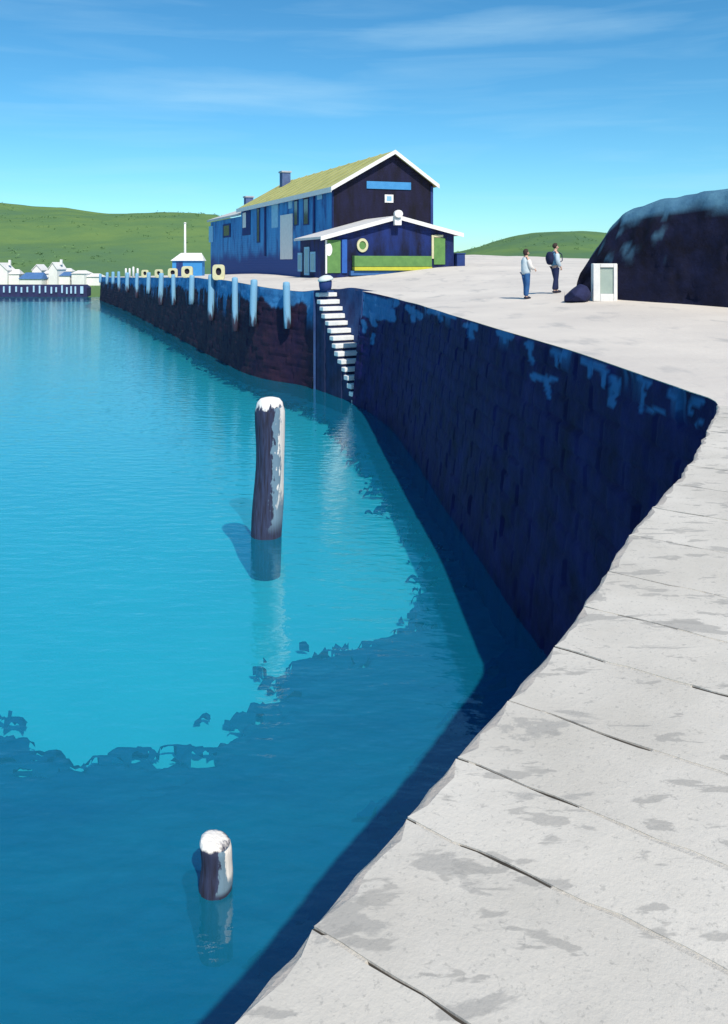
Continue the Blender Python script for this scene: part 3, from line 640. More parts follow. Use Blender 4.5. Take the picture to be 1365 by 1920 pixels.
def board_material(name, c1, c2, cd, axis, pitch, low=None, lowz=(7.0, 8.2), rough=0.75):
    """weatherboarding: fine board relief, weathered tones, and a darker tarred lower part if low"""
    m = bpy.data.materials.new(name); m.use_nodes = True; nt = m.node_tree; L = nt.links; b = nt.nodes['Principled BSDF']; b.inputs['Roughness'].default_value = rough
    b.inputs['Specular IOR Level'].default_value = 0.25
    geo = N(nt, 'ShaderNodeNewGeometry'); sp = N(nt, 'ShaderNodeSeparateXYZ'); L.new(geo.outputs['Position'], sp.inputs[0])
    mp = N(nt, 'ShaderNodeMapping'); mp.inputs['Scale'].default_value = (1.2, 1.2, 0.35); L.new(geo.outputs['Position'], mp.inputs[0])
    n = N(nt, 'ShaderNodeTexNoise', inp={'Scale': 1.0, 'Detail': 7.0, 'Roughness': 0.65}); L.new(mp.outputs[0], n.inputs['Vector'])
    r = N(nt, 'ShaderNodeValToRGB'); L.new(n.outputs[0], r.inputs[0]); e = r.color_ramp.elements
    e[0].position = 0.34; e[0].color = (*cd, 1); e[1].position = 0.64; e[1].color = (*c1, 1); k = e.new(0.47); k.color = (*c2, 1)
    out = r.outputs[0]
    if low:
        n3 = N(nt, 'ShaderNodeTexNoise', inp={'Scale': 0.35, 'Detail': 4.0}); L.new(geo.outputs['Position'], n3.inputs['Vector'])
        zz_ = M('ADD', sp.outputs[2], M('MULTIPLY', M('SUBTRACT', n3.outputs[0], 0.5, nt), 3.5, nt), nt)
        mr = N(nt, 'ShaderNodeMapRange', interpolation_type='SMOOTHSTEP', inp={1: lowz[0], 2: lowz[1]}); L.new(zz_, mr.inputs[0])
        mx = N(nt, 'ShaderNodeMix', data_type='RGBA'); L.new(mr.outputs[0], mx.inputs[0]); mx.inputs[6].default_value = (*low, 1); L.new(out, mx.inputs[7]); out = mx.outputs[2]
    L.new(out, b.inputs['Base Color'])
    fr = M('FRACT', M('DIVIDE', sp.outputs[2], pitch, nt), None, nt)
    bp = N(nt, 'ShaderNodeBump', inp={'Strength': 0.9, 'Distance': 0.04}); L.new(fr, bp.inputs['Height']); L.new(bp.outputs[0], b.inputs['Normal'])
    return m
side_m = board_material('blue_weatherboard', (0.05, 0.27, 0.58), (0.035, 0.20, 0.48), (0.018, 0.08, 0.26), 'z', 0.22, low=(0.02, 0.06, 0.24))
front_m = board_material('tarred_weatherboard', (0.012, 0.012, 0.045), (0.009, 0.008, 0.026), (0.006, 0.005, 0.012), 'z', 0.22)
annex_m = board_material('navy_weatherboard', (0.012, 0.03, 0.16), (0.010, 0.018, 0.08), (0.007, 0.007, 0.02), 'z', 0.2)
white_p = mat('white_paint', (0.76, 0.74, 0.71), (0.62, 0.61, 0.60), scale=4, bump=0.1)
cream_p = mat('cream_paint', (0.62, 0.58, 0.36), (0.48, 0.45, 0.28), scale=4, bump=0.15)
green_p = mat('green_paint', (0.12, 0.25, 0.075), (0.085, 0.19, 0.06), scale=3, bump=0.1, contrast=0.2)
yellow_p = mat('yellow_paint', (0.50, 0.48, 0.05), (0.38, 0.38, 0.05), scale=3)
pale_blue = mat('pale_blue_paint', (0.30, 0.55, 0.72), (0.20, 0.42, 0.60), scale=3)
sign_b = mat('sign_blue', (0.06, 0.26, 0.52), (0.04, 0.20, 0.44), scale=2)
navy = mat('navy_paint', (0.02, 0.05, 0.20), (0.012, 0.025, 0.10), scale=2)
glass_m = mat('dark_window_glass', (0.02, 0.035, 0.09), (0.012, 0.02, 0.05), scale=1, rough=0.08, spec=0.6)
pale_glass = mat('pale_window_glass', (0.28, 0.48, 0.60), (0.18, 0.36, 0.50), scale=1.5, rough=0.15, spec=0.6)
roof_m = mat('mossy_roof', (0.44, 0.43, 0.17), (0.32, 0.33, 0.12), scale=0.9, bump=0.5, bscale=5, contrast=0.2)
grey_roof = mat('grey_roof', (0.55, 0.55, 0.53), (0.42, 0.43, 0.42), scale=1.0, bump=0.3, bscale=5)

V_SIDE = Vector((-0.414, 0.910)); U_FRONT = Vector((0.950, 0.312))
MC = Vector((-2.15, 56.5))                        # near corner of the tall block
MF = Plane(MC, U_FRONT); MS = Plane(MC, V_SIDE)
gz = dz(MC.x, MC.y) - 0.6
bld = thing('harbour_building', (MC.x, MC.y, gz), 'tall blue and black weatherboarded harbour building with mossy yellow roof', 'building')
uR, zR = MF.uz(812, 347); zL = MF.uz(625, 352)[1] - 0.0; uA, zA = MF.uz(737, 288); LEN = 23.8
vb = Vector((V_SIDE.x, V_SIDE.y, 0)).normalized()
fl, fr_, fa = MF.at(0, zL), MF.at(uR, zR), MF.at(uA, zA)
# walls
T = 0.25
V, Fc = prism([MF.at(0, gz), MF.at(uR, gz), fr_, fa, fl], vb * T); fix_normals(mesh_obj('front_wall', V, Fc, front_m, bld))['label'] = 'black tarred gable wall'
V, Fc = prism([MS.at(T + .003, gz), MS.at(LEN, gz), MS.at(LEN, zL), MS.at(T + .003, zL)], -MS.n * T); fix_normals(mesh_obj('side_wall', V, Fc, side_m, bld))['label'] = 'blue weatherboarded side wall'
bk = [p + vb * (LEN - T) for p in (MF.at(T + .003, gz), MF.at(uR, gz), fr_, fa, MF.at(T + .003, zL))]
V, Fc = prism(bk, vb * (T - .003)); fix_normals(mesh_obj('back_wall', V, Fc, front_m, bld))
V, Fc = prism([MF.at(uR, gz, -T - .003), fr_ - MF.n * (T + .003), fr_ + vb * (LEN - T - .003), MF.at(uR, gz) + vb * (LEN - T - .003)], -MF.u * T); fix_normals(mesh_obj('side_wall', V, Fc, front_m, bld))
# roof slopes
def slope(name, e0, r0, length, over, side, m, parent, th=0.14, lift=0.05):
    """slab from eave point e0 to ridge point r0, swept along the building"""
    d = (r0 - e0); out = -d.normalized() * 0.35; up = Vector((0, 0, lift))
    a, b = e0 + out + up, r0 + up
    pts = [a, b, b + Vector((0, 0, th)), a + Vector((0, 0, th))]
    V, Fc = prism([p - vb * over for p in pts], vb * (length + 2 * over)); return fix_normals(mesh_obj(name, V, Fc, m, parent))
s1 = slope('roof', fl, fa, LEN, 0.45, -1, roof_m, bld); s2 = slope('roof', fr_, fa, LEN, 0.45, 1, roof_m, bld)
# roof seams, each a batten
for k in range(1, 12):
    t = k / 12 * LEN; d = fl - fa; a = fa + Vector((0, 0, .21)) + vb * t; b = fl + d.normalized() * 0.33 + Vector((0, 0, .21)) + vb * t
    V, Fc = prism([a - vb * .04, b - vb * .04, b + vb * .04, a + vb * .04], (0, 0, 0.05)); fix_normals(mesh_obj('batten', V, Fc, roof_m, s1))
# white verge boards and gutter board
def board(name, a, b, w, th, n, m, parent):
    d = (b - a).normalized(); V, Fc = prism([a, b, b + Vector((0, 0, -w)), a + Vector((0, 0, -w))], n * th); return fix_normals(mesh_obj(name, V, Fc, m, parent))
fo = MF.n * 0.46
dL = (fa - fl).normalized() * 0.36; dR = (fa - fr_).normalized() * 0.36
board('verge_board', fl - dL + fo + Vector((0, 0, .215)), fa + fo + Vector((0, 0, .215)), 0.30, 0.05, MF.n, white_p, bld)
board('verge_board', fr_ - dR + fo + Vector((0, 0, .215)), fa + fo + Vector((0, 0, .215)), 0.30, 0.05, MF.n, white_p, bld)
e0 = fl - dL; board('eaves_board', e0 - vb * .45 + Vector((0, 0, .20)), e0 + vb * (LEN + .45) + Vector((0, 0, .20)), 0.36, 0.06, MS.n, white_p, bld)
# gable sign and small window
MF.pbox('sign_board', 687, 341, 770, 355, 0.003, 0.08, sign_b, bld, 0.01)
w = MF.pbox('window', 721, 365, 737, 380, 0.003, 0.07, white_p, bld); MF.pbox('pane', 724.5, 368, 733.5, 377, 0.072, 0.08, pale_glass, w)
# side wall: hoist door, shutters, pipes
MS.pbox('loading_door', 527, 402, 549.5, 486, 0.003, 0.09, white_p, bld, 0.02)['label'] = 'tall white loading door'
for (x0, y0, x1, y1) in ((510.5, 378, 522, 427), (542, 371, 548.5, 391)): MS.pbox('shutter', x0, y0, x1, y1, 0.003, 0.07, pale_blue, bld)
for (x0, y0, x1, y1) in ((551.5, 369, 560, 423), (569.5, 364, 580, 422), (482, 388, 488, 455)):
    w = MS.pbox('window', x0, y0, x1, y1, 0.003, 0.05, navy, bld); MS.pbox('pane', x0 + 1.6, y0 + 2, x1 - 1.6, y1 - 2, 0.052, 0.06, glass_m, w)
w = MS.pbox('window', 455, 396, 470, 441, 0.003, 0.05, navy, bld); MS.pbox('pane', 456, 399, 462, 427, 0.052, 0.065, white_p, w)
MS.pbox('drain_pipe', 588.5, 368, 591.5, 460, 0.01, 0.10, navy, bld); MS.pbox('vent', 596, 359, 605, 374, 0.003, 0.08, pale_blue, bld, 0.03)
MS.pbox('drain_pipe', 497, 384, 499.5, 480, 0.01, 0.10, navy, bld)
MS.box('corner_board', 0.02, 0.22, gz, zL - .05, 0.004, 0.05, navy, bld)
MF.box('corner_board', uR - .2, uR - .01, gz, zR - .1, 0.004, 0.05, navy, bld)
# chimneys
def chimney(ctr, w, h, parent, m1, m2):
    x, y, z = ctr; V = []
    def bx(name, w_, z0, z1, m, par):
        u = Vector((U_FRONT.x, U_FRONT.y, 0)).normalized() * w_; vv = vb * w_
        c = Vector((x, y, z0)); V, Fc = prism([c - u - vv, c + u - vv, c + u + vv, c - u + vv], (0, 0, z1 - z0)); return fix_normals(mesh_obj(name, V, Fc, m, par))
    s = bx('chimney', w, z - 1.4, z + h, m1, parent); bx('chimney_cap', w * 1.22, z + h + .002, z + h + 0.16, m2, s)
chim_m = mat('chimney_brick', (0.10, 0.16, 0.30), (0.05, 0.07, 0.18), scale=3, bump=0.3); chim_pale = mat('chimney_cap_stone', (0.45, 0.45, 0.48), (0.3, 0.32, 0.36), scale=3)  # paler tone for the chimney caps
t_ = LEN - 2.6; rp = fa + vb * t_; 
chimney((rp.x - 0.9, rp.y - 0.4, rp.z - 0.1), 0.40, 0.85, s1, chim_m, chim_pale)

# lower block behind
E0 = LEN + 0.003; E1 = E0 + 12.6; zE = EYE + (HY - 417) / F * 90.0
ext = thing('lean_block', tuple(MS.at(E0, gz)), 'lower blue end block with pale grey roof adjoining the harbour building', 'building')
V, Fc = prism([MS.at(E0 + .01, gz, -0.05), MS.at(E1, gz, -0.05), MS.at(E1, zE, -0.05), MS.at(E0 + .01, zE, -0.05)], -MS.n * 6.4); fix_normals(mesh_obj('wall', V, Fc, side_m, ext))
ra = MS.at(E0 + .01, zE, 0.30); rb = MS.at(E1 + .3, zE, 0.30); inw = -MS.n * 3.6 + Vector((0, 0, 1.25)); inw2 = -MS.n * 7.2
V = [ra, rb, rb + inw, ra + inw, rb + inw2, ra + inw2]; V += [v + Vector((0, 0, .22)) for v in V]
Fc = [(0, 1, 2, 3), (3, 2, 4, 5), (6, 9, 8, 7), (9, 11, 10, 8), (0, 6, 7, 1), (4, 10, 11, 5), (0, 3, 9, 6), (3, 5, 11, 9), (1, 7, 8, 2), (2, 8, 10, 4)]
rf = fix_normals(mesh_obj('roof', V, Fc, grey_roof, ext))
cp = (ra + rb) / 2 + inw * 0.8; chimney((cp.x, cp.y + 0.4, cp.z + 0.3), 0.40, 1.1, rf, chim_m, chim_pale)
for (x0, y0, x1, y1, m_) in ((392, 424, 399, 454, pale_blue), (418, 420, 432, 445, navy)):
    w = MS.pbox('window', x0, y0, x1, y1, -0.045, 0.03, m_, ext)
    if m_ is navy: MS.pbox('pane', x0 + 2, y0 + 3, x1 - 2, y1 - 3, 0.032, 0.04, glass_m, w)

# single-storey front annexe
AB = Vector((-2.47, 51.4)); AF = Plane(AB, U_FRONT); AS = Plane(AB, V_SIDE)
gz2 = dz(AB.x, AB.y) - 0.5
anx = thing('annexe', (AB.x, AB.y, gz2), 'low navy annexe with white-edged gable roof in front of the tall building', 'building')
aR, zaR = AF.uz(851, 440); zaL = AF.uz(612, 446)[1]; aA, zaA = AF.uz(741, 410); AD = 4.75
al, ar, aa = AF.at(0, zaL), AF.at(aR, zaR), AF.at(aA, zaA)
V, Fc = prism([AF.at(0, gz2), AF.at(aR, gz2), ar, aa, al], vb * T); fix_normals(mesh_obj('front_wall', V, Fc, annex_m, anx))
V, Fc = prism([AS.at(T + .003, gz2), AS.at(AD, gz2), AS.at(AD, zaL), AS.at(T + .003, zaL)], -AS.n * T); fix_normals(mesh_obj('side_wall', V, Fc, annex_m, anx))
V, Fc = prism([AF.at(aR, gz2, -T - .003), ar - AF.n * (T + .003), ar + vb * (AD - .01), AF.at(aR, gz2) + vb * (AD - .01)], -AF.u * T); fix_normals(mesh_obj('side_wall', V, Fc, annex_m, anx))
def aslope(e, r, m):
    d = (e - r).normalized() * 0.5; up = Vector((0, 0, .04)); a, b = e + d + up, r + up
    pts = [a, b, b + Vector((0, 0, .16)), a + Vector((0, 0, .16))]
    V, Fc = prism([p - vb * 0.4 for p in pts], vb * (AD + 0.35)); return fix_normals(mesh_obj('roof', V, Fc, m, anx)), a, b
anx_roof = mat('pale_felt_roof', (0.62, 0.60, 0.58), (0.5, 0.49, 0.48), scale=1.5, bump=0.2)
r1, a1, b1_ = aslope(al, aa, anx_roof); r2, a2, b2_ = aslope(ar, aa, anx_roof)
for a, b in ((a1, b1_), (a2, b2_)): board('verge_board', a - vb * .40 + Vector((0, 0, .17)), b - vb * .40 + Vector((0, 0, .17)), 0.27, 0.05, AF.n, white_p, anx)
# front: door, lifebuoy, counter, second door, lamp
d1 = AF.pbox('door', 613, 450, 638, 512, 0.003, 0.08, green_p, anx, 0.01)
AF.pbox('door_frame', 609.5, 450, 612.5, 513, 0.003, 0.11, white_p, anx)
def disc(pl, px, py, rx, ry, t0, t1, m, parent, name, hole=0.0):
    u, z = pl.uz(px, py); k = pl.hit(px, py).y / F; rx *= k; ry *= k; n = 24; V = []; Fc = []
    for t in (t0, t1):
        for i in range(n): a = 2 * math.pi * i / n; V.append(pl.at(u + rx * math.cos(a), z + ry * math.sin(a), t))
    if hole:
        for t in (t0, t1):
            for i in range(n): a = 2 * math.pi * i / n; V.append(pl.at(u + hole * rx * math.cos(a), z + hole * ry * math.sin(a), t))
        for i in range(n):
            j = (i + 1) % n; Fc += [(i, j, n + j, n + i), (n + i, n + j, 3 * n + j, 3 * n + i), (2 * n + i, 3 * n + i, 3 * n + j, 2 * n + j)]
    else:
        Fc = [tuple(range(n)), tuple(range(2 * n - 1, n - 1, -1))] + [(i, (i + 1) % n, n + (i + 1) % n, n + i) for i in range(n)]
    return fix_normals(mesh_obj(name, V, Fc, m, parent))
disc(AF, 616, 468, 6.5, 12, 0.082, 0.10, white_p, d1, 'door_plate')
AF.pbox('corner_board', 640.5, 449, 650, 512, 0.003, 0.10, mat('bright_blue_paint', (0.03, 0.12, 0.42), (0.02, 0.08, 0.30)), anx)
disc(AF, 679, 460, 11, 13, 0.003, 0.12, cream_p, anx, 'porthole', 0.62); disc(AF, 679, 460, 6.6, 7.8, 0.003, 0.06, green_p, anx, 'pane')
ct = AF.pbox('counter', 660, 480, 804, 500, 0.004, 0.55, green_p, anx, 0.02); AF.pbox('counter_trim', 660, 500.5, 804, 507, 0.004, 0.60, yellow_p, anx, 0.01)
AF.pbox('plinth', 654, 507.5, 812, 516, 0.004, 0.45, mat('blue_plinth', (0.04, 0.14, 0.34), (0.03, 0.09, 0.25)), anx)
d2 = AF.pbox('door', 813, 446, 834, 496, 0.003, 0.07, green_p, anx, 0.01)
AF.pbox('door_frame', 808.5, 441, 812.5, 485, 0.003, 0.10, cream_p, anx); AF.pbox('door_frame', 812.8, 440.5, 830, 445, 0.003, 0.10, cream_p, anx)
lm = disc(AF, 740, 402, 8, 7, 0.55, 0.80, white_p, anx, 'floodlight'); AF.pbox('lamp_housing', 734, 411, 747, 423, 0.30, 0.62, white_p, anx, 0.03)
# side windows
for (x0, y0, x1, y1) in ((559.5, 474, 567, 509), (571.5, 463, 580.5, 516), (583, 472, 592, 510)):
    w = AS.pbox('window', x0, y0, x1, y1, 0.003, 0.06, pale_blue, anx); AS.pbox('pane', x0 + 1.3, y0 + 4, x1 - 1.3, y1 - 4, 0.062, 0.07, pale_glass, w)
# navy bin box at the annexe's right corner
q0 = AF.at(aR + 0.12, 0); bz = dz(q0.x, q0.y)
bn = thing('storage_box', (q0.x, q0.y, bz - .02), 'small navy storage box against the right end of the annexe', 'box')
bevel(AF.box('body', aR + 0.12, aR + 0.72, bz - 0.1, bz + 0.78, -0.5, 0.25, navy, bn), 0.02); AF.box('lid', aR + 0.08, aR + 0.76, bz + 0.785, bz + 0.86, -0.53, 0.29, navy, bn, 0.02)

# ------------------------------------------------------------------ hut and mast beyond the building
hutp = P(350, 513, 100); gzh = dz(hutp.x, hutp.y) - 0.3; HP = Plane(Vector((P(323, 500, 100).x, 100.0)), (0.995, 0.1))
hut = thing('hut', (hutp.x, hutp.y, gzh), 'little bright blue hut with white roof beside the end block', 'hut')
u1 = HP.uz(379, 490)[0]; ze = HP.uz(350, 489)[1]; zr = HP.uz(350, 474)[1]
V, Fc = prism([HP.at(0, gzh), HP.at(u1, gzh), HP.at(u1, ze), HP.at(0, ze)], -HP.n * 3.2); fix_normals(mesh_obj('wall', V, Fc, mat('hut_blue', (0.045, 0.26, 0.58), (0.035, 0.20, 0.46), scale=1.5), hut))
V = [HP.at(-.2, ze + .01, .25), HP.at(u1 + .2, ze + .01, .25), HP.at(u1 + .2, ze + .01, -3.45), HP.at(-.2, ze + .01, -3.45), HP.at(0.9, zr, -1.4), HP.at(u1 - 0.2, zr, -1.4)]
fix_normals(mesh_obj('roof', V, [(3, 2, 1, 0), (0, 1, 5, 4), (2, 3, 4, 5), (1, 2, 5), (3, 0, 4)], white_p, hut))
HP.box('door', 0.5, 1.3, gzh + .3, ze - 0.15, 0.003, 0.05, navy, hut)
mp_ = P(347, 513, 108); mz = dz(mp_.x, mp_.y); mh = EYE + (HY - 418) / F * 108 - mz
mast = thing('mast', (mp_.x, mp_.y, mz - .1), 'slim white mast rising behind the little blue hut', 'mast')
V, Fc = lathe([(0.17, 0), (0.16, mh * .5), (0.13, mh)], 10); mesh_obj('pole', V, Fc, white_p, mast, smooth=True, local=True)
V, Fc = lathe([(0.17, mh + .003), (0.2, mh + .08), (0.1, mh + .18)], 10); mesh_obj('cap', V, Fc, white_p, mast, smooth=True, local=True)

# ------------------------------------------------------------------ cream mooring blocks with dark eyes, along the far quay
eye_m = mat('dark_eye', (0.015, 0.015, 0.04), (0.01, 0.01, 0.025))
def mooring_block(px, ytop, ybot, wpx, label):
    e = left_point(px); c = e + np.array([0.55, 0.35]); d = c[1]; x = (px - CX) / F * d
    zb = dz(x, d) - 0.05; zt = EYE + (HY - ytop) / F * d; h = max(zt - zb, 0.5); w = wpx / F * d
    t = thing('mooring_block', (x, d, zb), label, 'mooring block', 'cream mooring blocks along the far quay')
    n = 28; V = []; Fc = []; th = 0.34; hz = zb + h * 0.55 - zb
    def ring(rx, rz, y, pw, cz):
        for i in range(n):
            a = 2 * math.pi * i / n; ca, sa = math.cos(a), math.sin(a)
            V.append((rx * math.copysign(abs(ca) ** pw, ca), y, cz + rz * math.copysign(abs(sa) ** pw, sa)))
    ring(w / 2, h / 2, -th / 2, 0.45, h / 2); ring(w * 0.22, h * 0.24, -th / 2, 0.9, hz); ring(w * 0.22, h * 0.24, th / 2, 0.9, hz); ring(w / 2, h / 2, th / 2, 0.45, h / 2)
    for k in range(4):
        for i in range(n): j = (i + 1) % n; a, b = k * n, ((k + 1) % 4) * n; Fc.append((a + i, a + j, b + j, b + i))
    o = fix_normals(mesh_obj('block', V, Fc, cream_p, t, local=True)); bevel(o, 0.03)
    V, Fc = [], []
    for i in range(n): a = 2 * math.pi * i / n; V.append((w * 0.23 * math.cos(a), 0.02, hz + h * 0.25 * math.sin(a)))
    V += [(v[0], 0.10, v[2]) for v in V]
    Fc = [tuple(range(n)), tuple(range(2 * n - 1, n - 1, -1))] + [(i, (i + 1) % n, n + (i + 1) % n, n + i) for i in range(n)]
    fix_normals(mesh_obj('eye', V, Fc, eye_m, t, local=True))
    t.rotation_euler = (0, 0, math.radians(random.uniform(-8, 8)))
for px, yt, yb, w_, lb in ((410, 496, 530, 23, 'tallest cream mooring block with dark eye, nearest of its row on the far quay'), (351, 499, 524, 21, 'cream mooring block with dark eye in front of the blue hut'),
                           (324, 503, 522, 18, 'cream mooring block with dark eye just left of the blue hut'), (298, 505, 520, 15, 'small cream mooring block, fourth from the nearest along the far quay'), (272, 506, 519, 13, 'smallest cream mooring block, farthest of the five on the far quay')):
    mooring_block(px, yt, yb, w_, lb)
for k, (px, yt, lb) in enumerate(((236, 503, 'leftmost'), (243, 503, 'second from left'), (250, 500, 'third from left'), (258, 503, 'rightmost'))):
    e = left_point(px); x, y = e[0] + 1.0, e[1] + 0.8; x = (px - CX) / F * y; z = dz(x, y); h = EYE + (HY - yt) / F * y - z
    V, Fc = lathe([(0.16, -.1), (0.15, h * .9), (0.10, h)], 8); o = mesh_obj('marker_post', V, Fc, white_p, smooth=True, local=True); o.location = (x, y, z)
    tag(o, f'thin white post near the far end of the quay, {lb} of four', 'post', 'white posts at the far quay end')

# ------------------------------------------------------------------ litter bin at the head of the steps
bp_ = Vector((-2.0, 42.6)); bp_.x = (610 - CX) / F * bp_.y; zb = dz(bp_.x, bp_.y)
lb = thing('litter_bin', (bp_.x, bp_.y, zb), 'dark blue tub-shaped bin with pale tilted lid at the head of the steps', 'bin')
V, Fc = lathe([(0.22, 0.0), (0.30, 0.04), (0.34, 0.25), (0.35, 0.5), (0.33, 0.56), (0.29, 0.56), (0.27, 0.4)], 24); mesh_obj('tub', V, Fc, navy, lb, smooth=True, local=True)
V, Fc = lathe([(0.40, 0.0), (0.42, 0.03), (0.41, 0.09), (0.30, 0.2), (0.12, 0.26)], 24)
lid = mesh_obj('lid', V, Fc, mat('pale_lid', (0.62, 0.68, 0.66), (0.5, 0.56, 0.56)), lb, smooth=True, local=True); lid.location = (0.02, 0, 0.56); lid.rotation_euler = (math.radians(8), math.radians(-9), 0)

# ------------------------------------------------------------------ rounded high sea wall on the right
cl = smooth_path([(7.05, 26.6), (7.75, 25.8), (8.9, 24.4), (10.2, 22.8), (13, 18), (16, 11), (19, 0), (21, -12)], 0.12)
cs = np.r_[0, np.cumsum(np.linalg.norm(np.diff(cl, axis=0), axis=1))]
H_S = [0, 0.1, 0.36, 0.72, 1.1, 1.55, 2.4, 4.0, 5.4, 8, 40]; H_H = [0.35, 0.85, 1.28, 1.88, 2.42, 2.88, 3.16, 3.36, 3.50, 3.6, 3.6]
prof = [(-0.16, -0.3), (-0.15, 0.0)] + [(-0.13 + 0.20 * t, t * 0.80) for t in np.linspace(0.06, 1, 14)] + [(0.13, 0.86), (0.22, 0.915), (0.36, 0.955), (0.58, 0.985), (0.9, 1.0), (1.5, 1.0), (2.1, 0.97), (2.45, 0.9), (2.6, 0.78), (2.7, 0.4), (2.75, -0.1)]
tg = np.gradient(cl, axis=0); tg /= np.linalg.norm(tg, axis=1)[:, None]; inn = np.c_[-tg[:, 1], tg[:, 0]]
V, Fc, pm = [], [], []; R = len(prof)
for i in range(len(cl)):
    h = np.interp(cs[i], H_S, H_H); zb = dz(cl[i][0], cl[i][1]); wsc = 0.35 + 0.65 * float(sstep(0, 2.0, cs[i]))
    for k, (w, t) in enumerate(prof):
        nz_ = 0.20 * mnoise.noise((cs[i] * 0.9, t * 3.0, w)) + 0.09 * mnoise.noise((cs[i] * 3.5, t * 11, w * 3))
        ww = w * wsc + nz_ * (1 if 1 < k < R - 2 else 0)
        V.append((cl[i][0] + inn[i][0] * ww, cl[i][1] + inn[i][1] * ww, zb + h * t + (0.05 * mnoise.noise((cs[i] * 2.1, 7, w)) if t > .8 else 0)))
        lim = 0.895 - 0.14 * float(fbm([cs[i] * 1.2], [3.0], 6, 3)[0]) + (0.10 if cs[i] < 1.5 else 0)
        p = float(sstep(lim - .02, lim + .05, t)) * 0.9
        if 0.8 < cs[i] < 3.2: p = max(p, 0.5 * float(sstep(0.60, 0.66, fbm([cs[i] * 1.6 + t * 2.0], [t * 7 - cs[i] * 1.5], 55, 3)[0])) * float(sstep(.35, .5, t)))  # diagonal highlights painted into the face colour
        pm.append(p)
for i in range(len(cl) - 1):
    for k in range(R - 1): a = i * R + k; Fc.append((a, a + R, a + R + 1, a + 1))
Fc.append(tuple(range(R)))
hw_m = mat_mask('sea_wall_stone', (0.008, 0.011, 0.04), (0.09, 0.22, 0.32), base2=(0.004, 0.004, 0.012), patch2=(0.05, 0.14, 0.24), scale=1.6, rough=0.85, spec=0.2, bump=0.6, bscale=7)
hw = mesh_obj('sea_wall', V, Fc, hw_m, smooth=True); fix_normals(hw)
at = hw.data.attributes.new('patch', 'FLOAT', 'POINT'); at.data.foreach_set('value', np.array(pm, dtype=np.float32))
tag(hw, 'massive dark sea wall with rounded blue-grey top on the right of the quay', 'sea wall')
# white cabinet against its end
KP = Plane(P(1111, 558, 25.2).xy, (0.985, -0.17)); kz = dz(P(1111, 558, 25.2).x, 25.2)
cab = thing('cabinet', (KP.o.x, KP.o.y, kz), 'white cabinet with grey-green front panel at the end of the dark sea wall', 'cabinet')
uw = KP.uz(1158, 530)[0]; zt_ = KP.uz(1135, 494)[1]
KP.box('body', 0, uw, kz - .05, zt_, -0.45, 0, white_p, cab, 0.03)
fw = 0.13
gg = mat('grey_green_panel', (0.36, 0.43, 0.38), (0.27, 0.34, 0.31), scale=3)
KP.box('panel', fw + .1, uw - fw, kz + 0.24, zt_ - 0.13, 0.003, 0.02, gg, cab, 0.005)
for (a, b, c, d) in ((0.02, fw + .095, kz + .0, zt_ - .01), (uw - fw + .005, uw - .02, kz + .0, zt_ - .01)): KP.box('frame', a, b, c, d, 0.003, 0.07, white_p, cab, 0.01)
KP.box('frame', fw + .1, uw - fw, zt_ - .125, zt_ - .01, 0.003, 0.07, white_p, cab, 0.01); KP.box('frame', fw + .1, uw - fw, kz, kz + .235, 0.003, 0.07, white_p, cab, 0.01)
# dark boulder beside it
bm = bmesh.new(); rr_ = random.Random(5)
for k in range(46):
    n = Vector((rr_.gauss(0, 1), rr_.gauss(0, 1), rr_.gauss(0, 1))).normalized(); f_ = rr_.uniform(.8, 1.08)
    bm.verts.new(Vector((n.x * 0.44 * f_ + 0.10 * n.z, n.y * 0.38 * f_, max(n.z * 0.36 * f_, -0.22))))
hull = bmesh.ops.convex_hull(bm, input=bm.verts); bmesh.ops.delete(bm, geom=[v for v in hull['geom_interior'] if isinstance(v, bmesh.types.BMVert)], context='VERTS')
bmesh.ops.bevel(bm, geom=bm.edges[:], offset=0.015, segments=1, affect='EDGES')
bc = P(1083, 545, 25.2); rk = mat('dark_rock', (0.02, 0.026, 0.09), (0.008, 0.009, 0.035), scale=4, bump=0.6, bscale=9)
o = bm_obj('boulder', bm, rk, loc=(bc.x, bc.y, dz(bc.x, bc.y) + 0.20)); tag(o, 'dark navy boulder lying left of the white cabinet', 'boulder')

# ------------------------------------------------------------------ far shore: land, hills, harbour arm, houses
crest = [(-900, 372), (-300, 370), (0, 384), (60, 389), (120, 391), (200, 402), (300, 400), (400, 404), (470, 418), (600, 446), (800, 480), (860, 472), (930, 457), (1000, 442), (1080, 437), (1160, 438), (1300, 448), (1700, 462), (2400, 470)]
cpx = [c[0] for c in crest]; cpy = [c[1] for c in crest]
us = np.r_[np.arange(-900, -60, 30), np.arange(-60, 1220, 8), np.arange(1220, 2400, 40)]
ds = np.r_[np.linspace(163, 190, 8), np.linspace(196, 520, 44), np.linspace(535, 900, 10)]
U2, D2 = np.meshgrid(us, ds); X2 = (U2 - CX) / F * D2; top = (HY - np.interp(U2, cpx, cpy)) / F * 520
t2 = sstep(190, 520, D2) ** 0.8; low = -6.9 + np.minimum(D2 - 163, 30) * 0.10
Z2 = np.where(D2 <= 520, low * (1 - t2) + top * t2, top - (D2 - 520) * 0.05) + EYE
amp = sstep(195, 300, D2) * (1 - 0.85 * sstep(440, 520, D2))
Z2 = Z2 + amp * (7.0 * (fbm(X2 * .012, D2 * .012, 4, 3) - .5) + 2.5 * (fbm(X2 * .05, D2 * .05, 14, 3) - .5))
V = np.c_[X2.ravel(), D2.ravel(), Z2.ravel()].tolist()
nu = len(us); Fc = [(r * nu + c, r * nu + c + 1, (r + 1) * nu + c + 1, (r + 1) * nu + c) for r in range(len(ds) - 1) for c in range(nu - 1)]
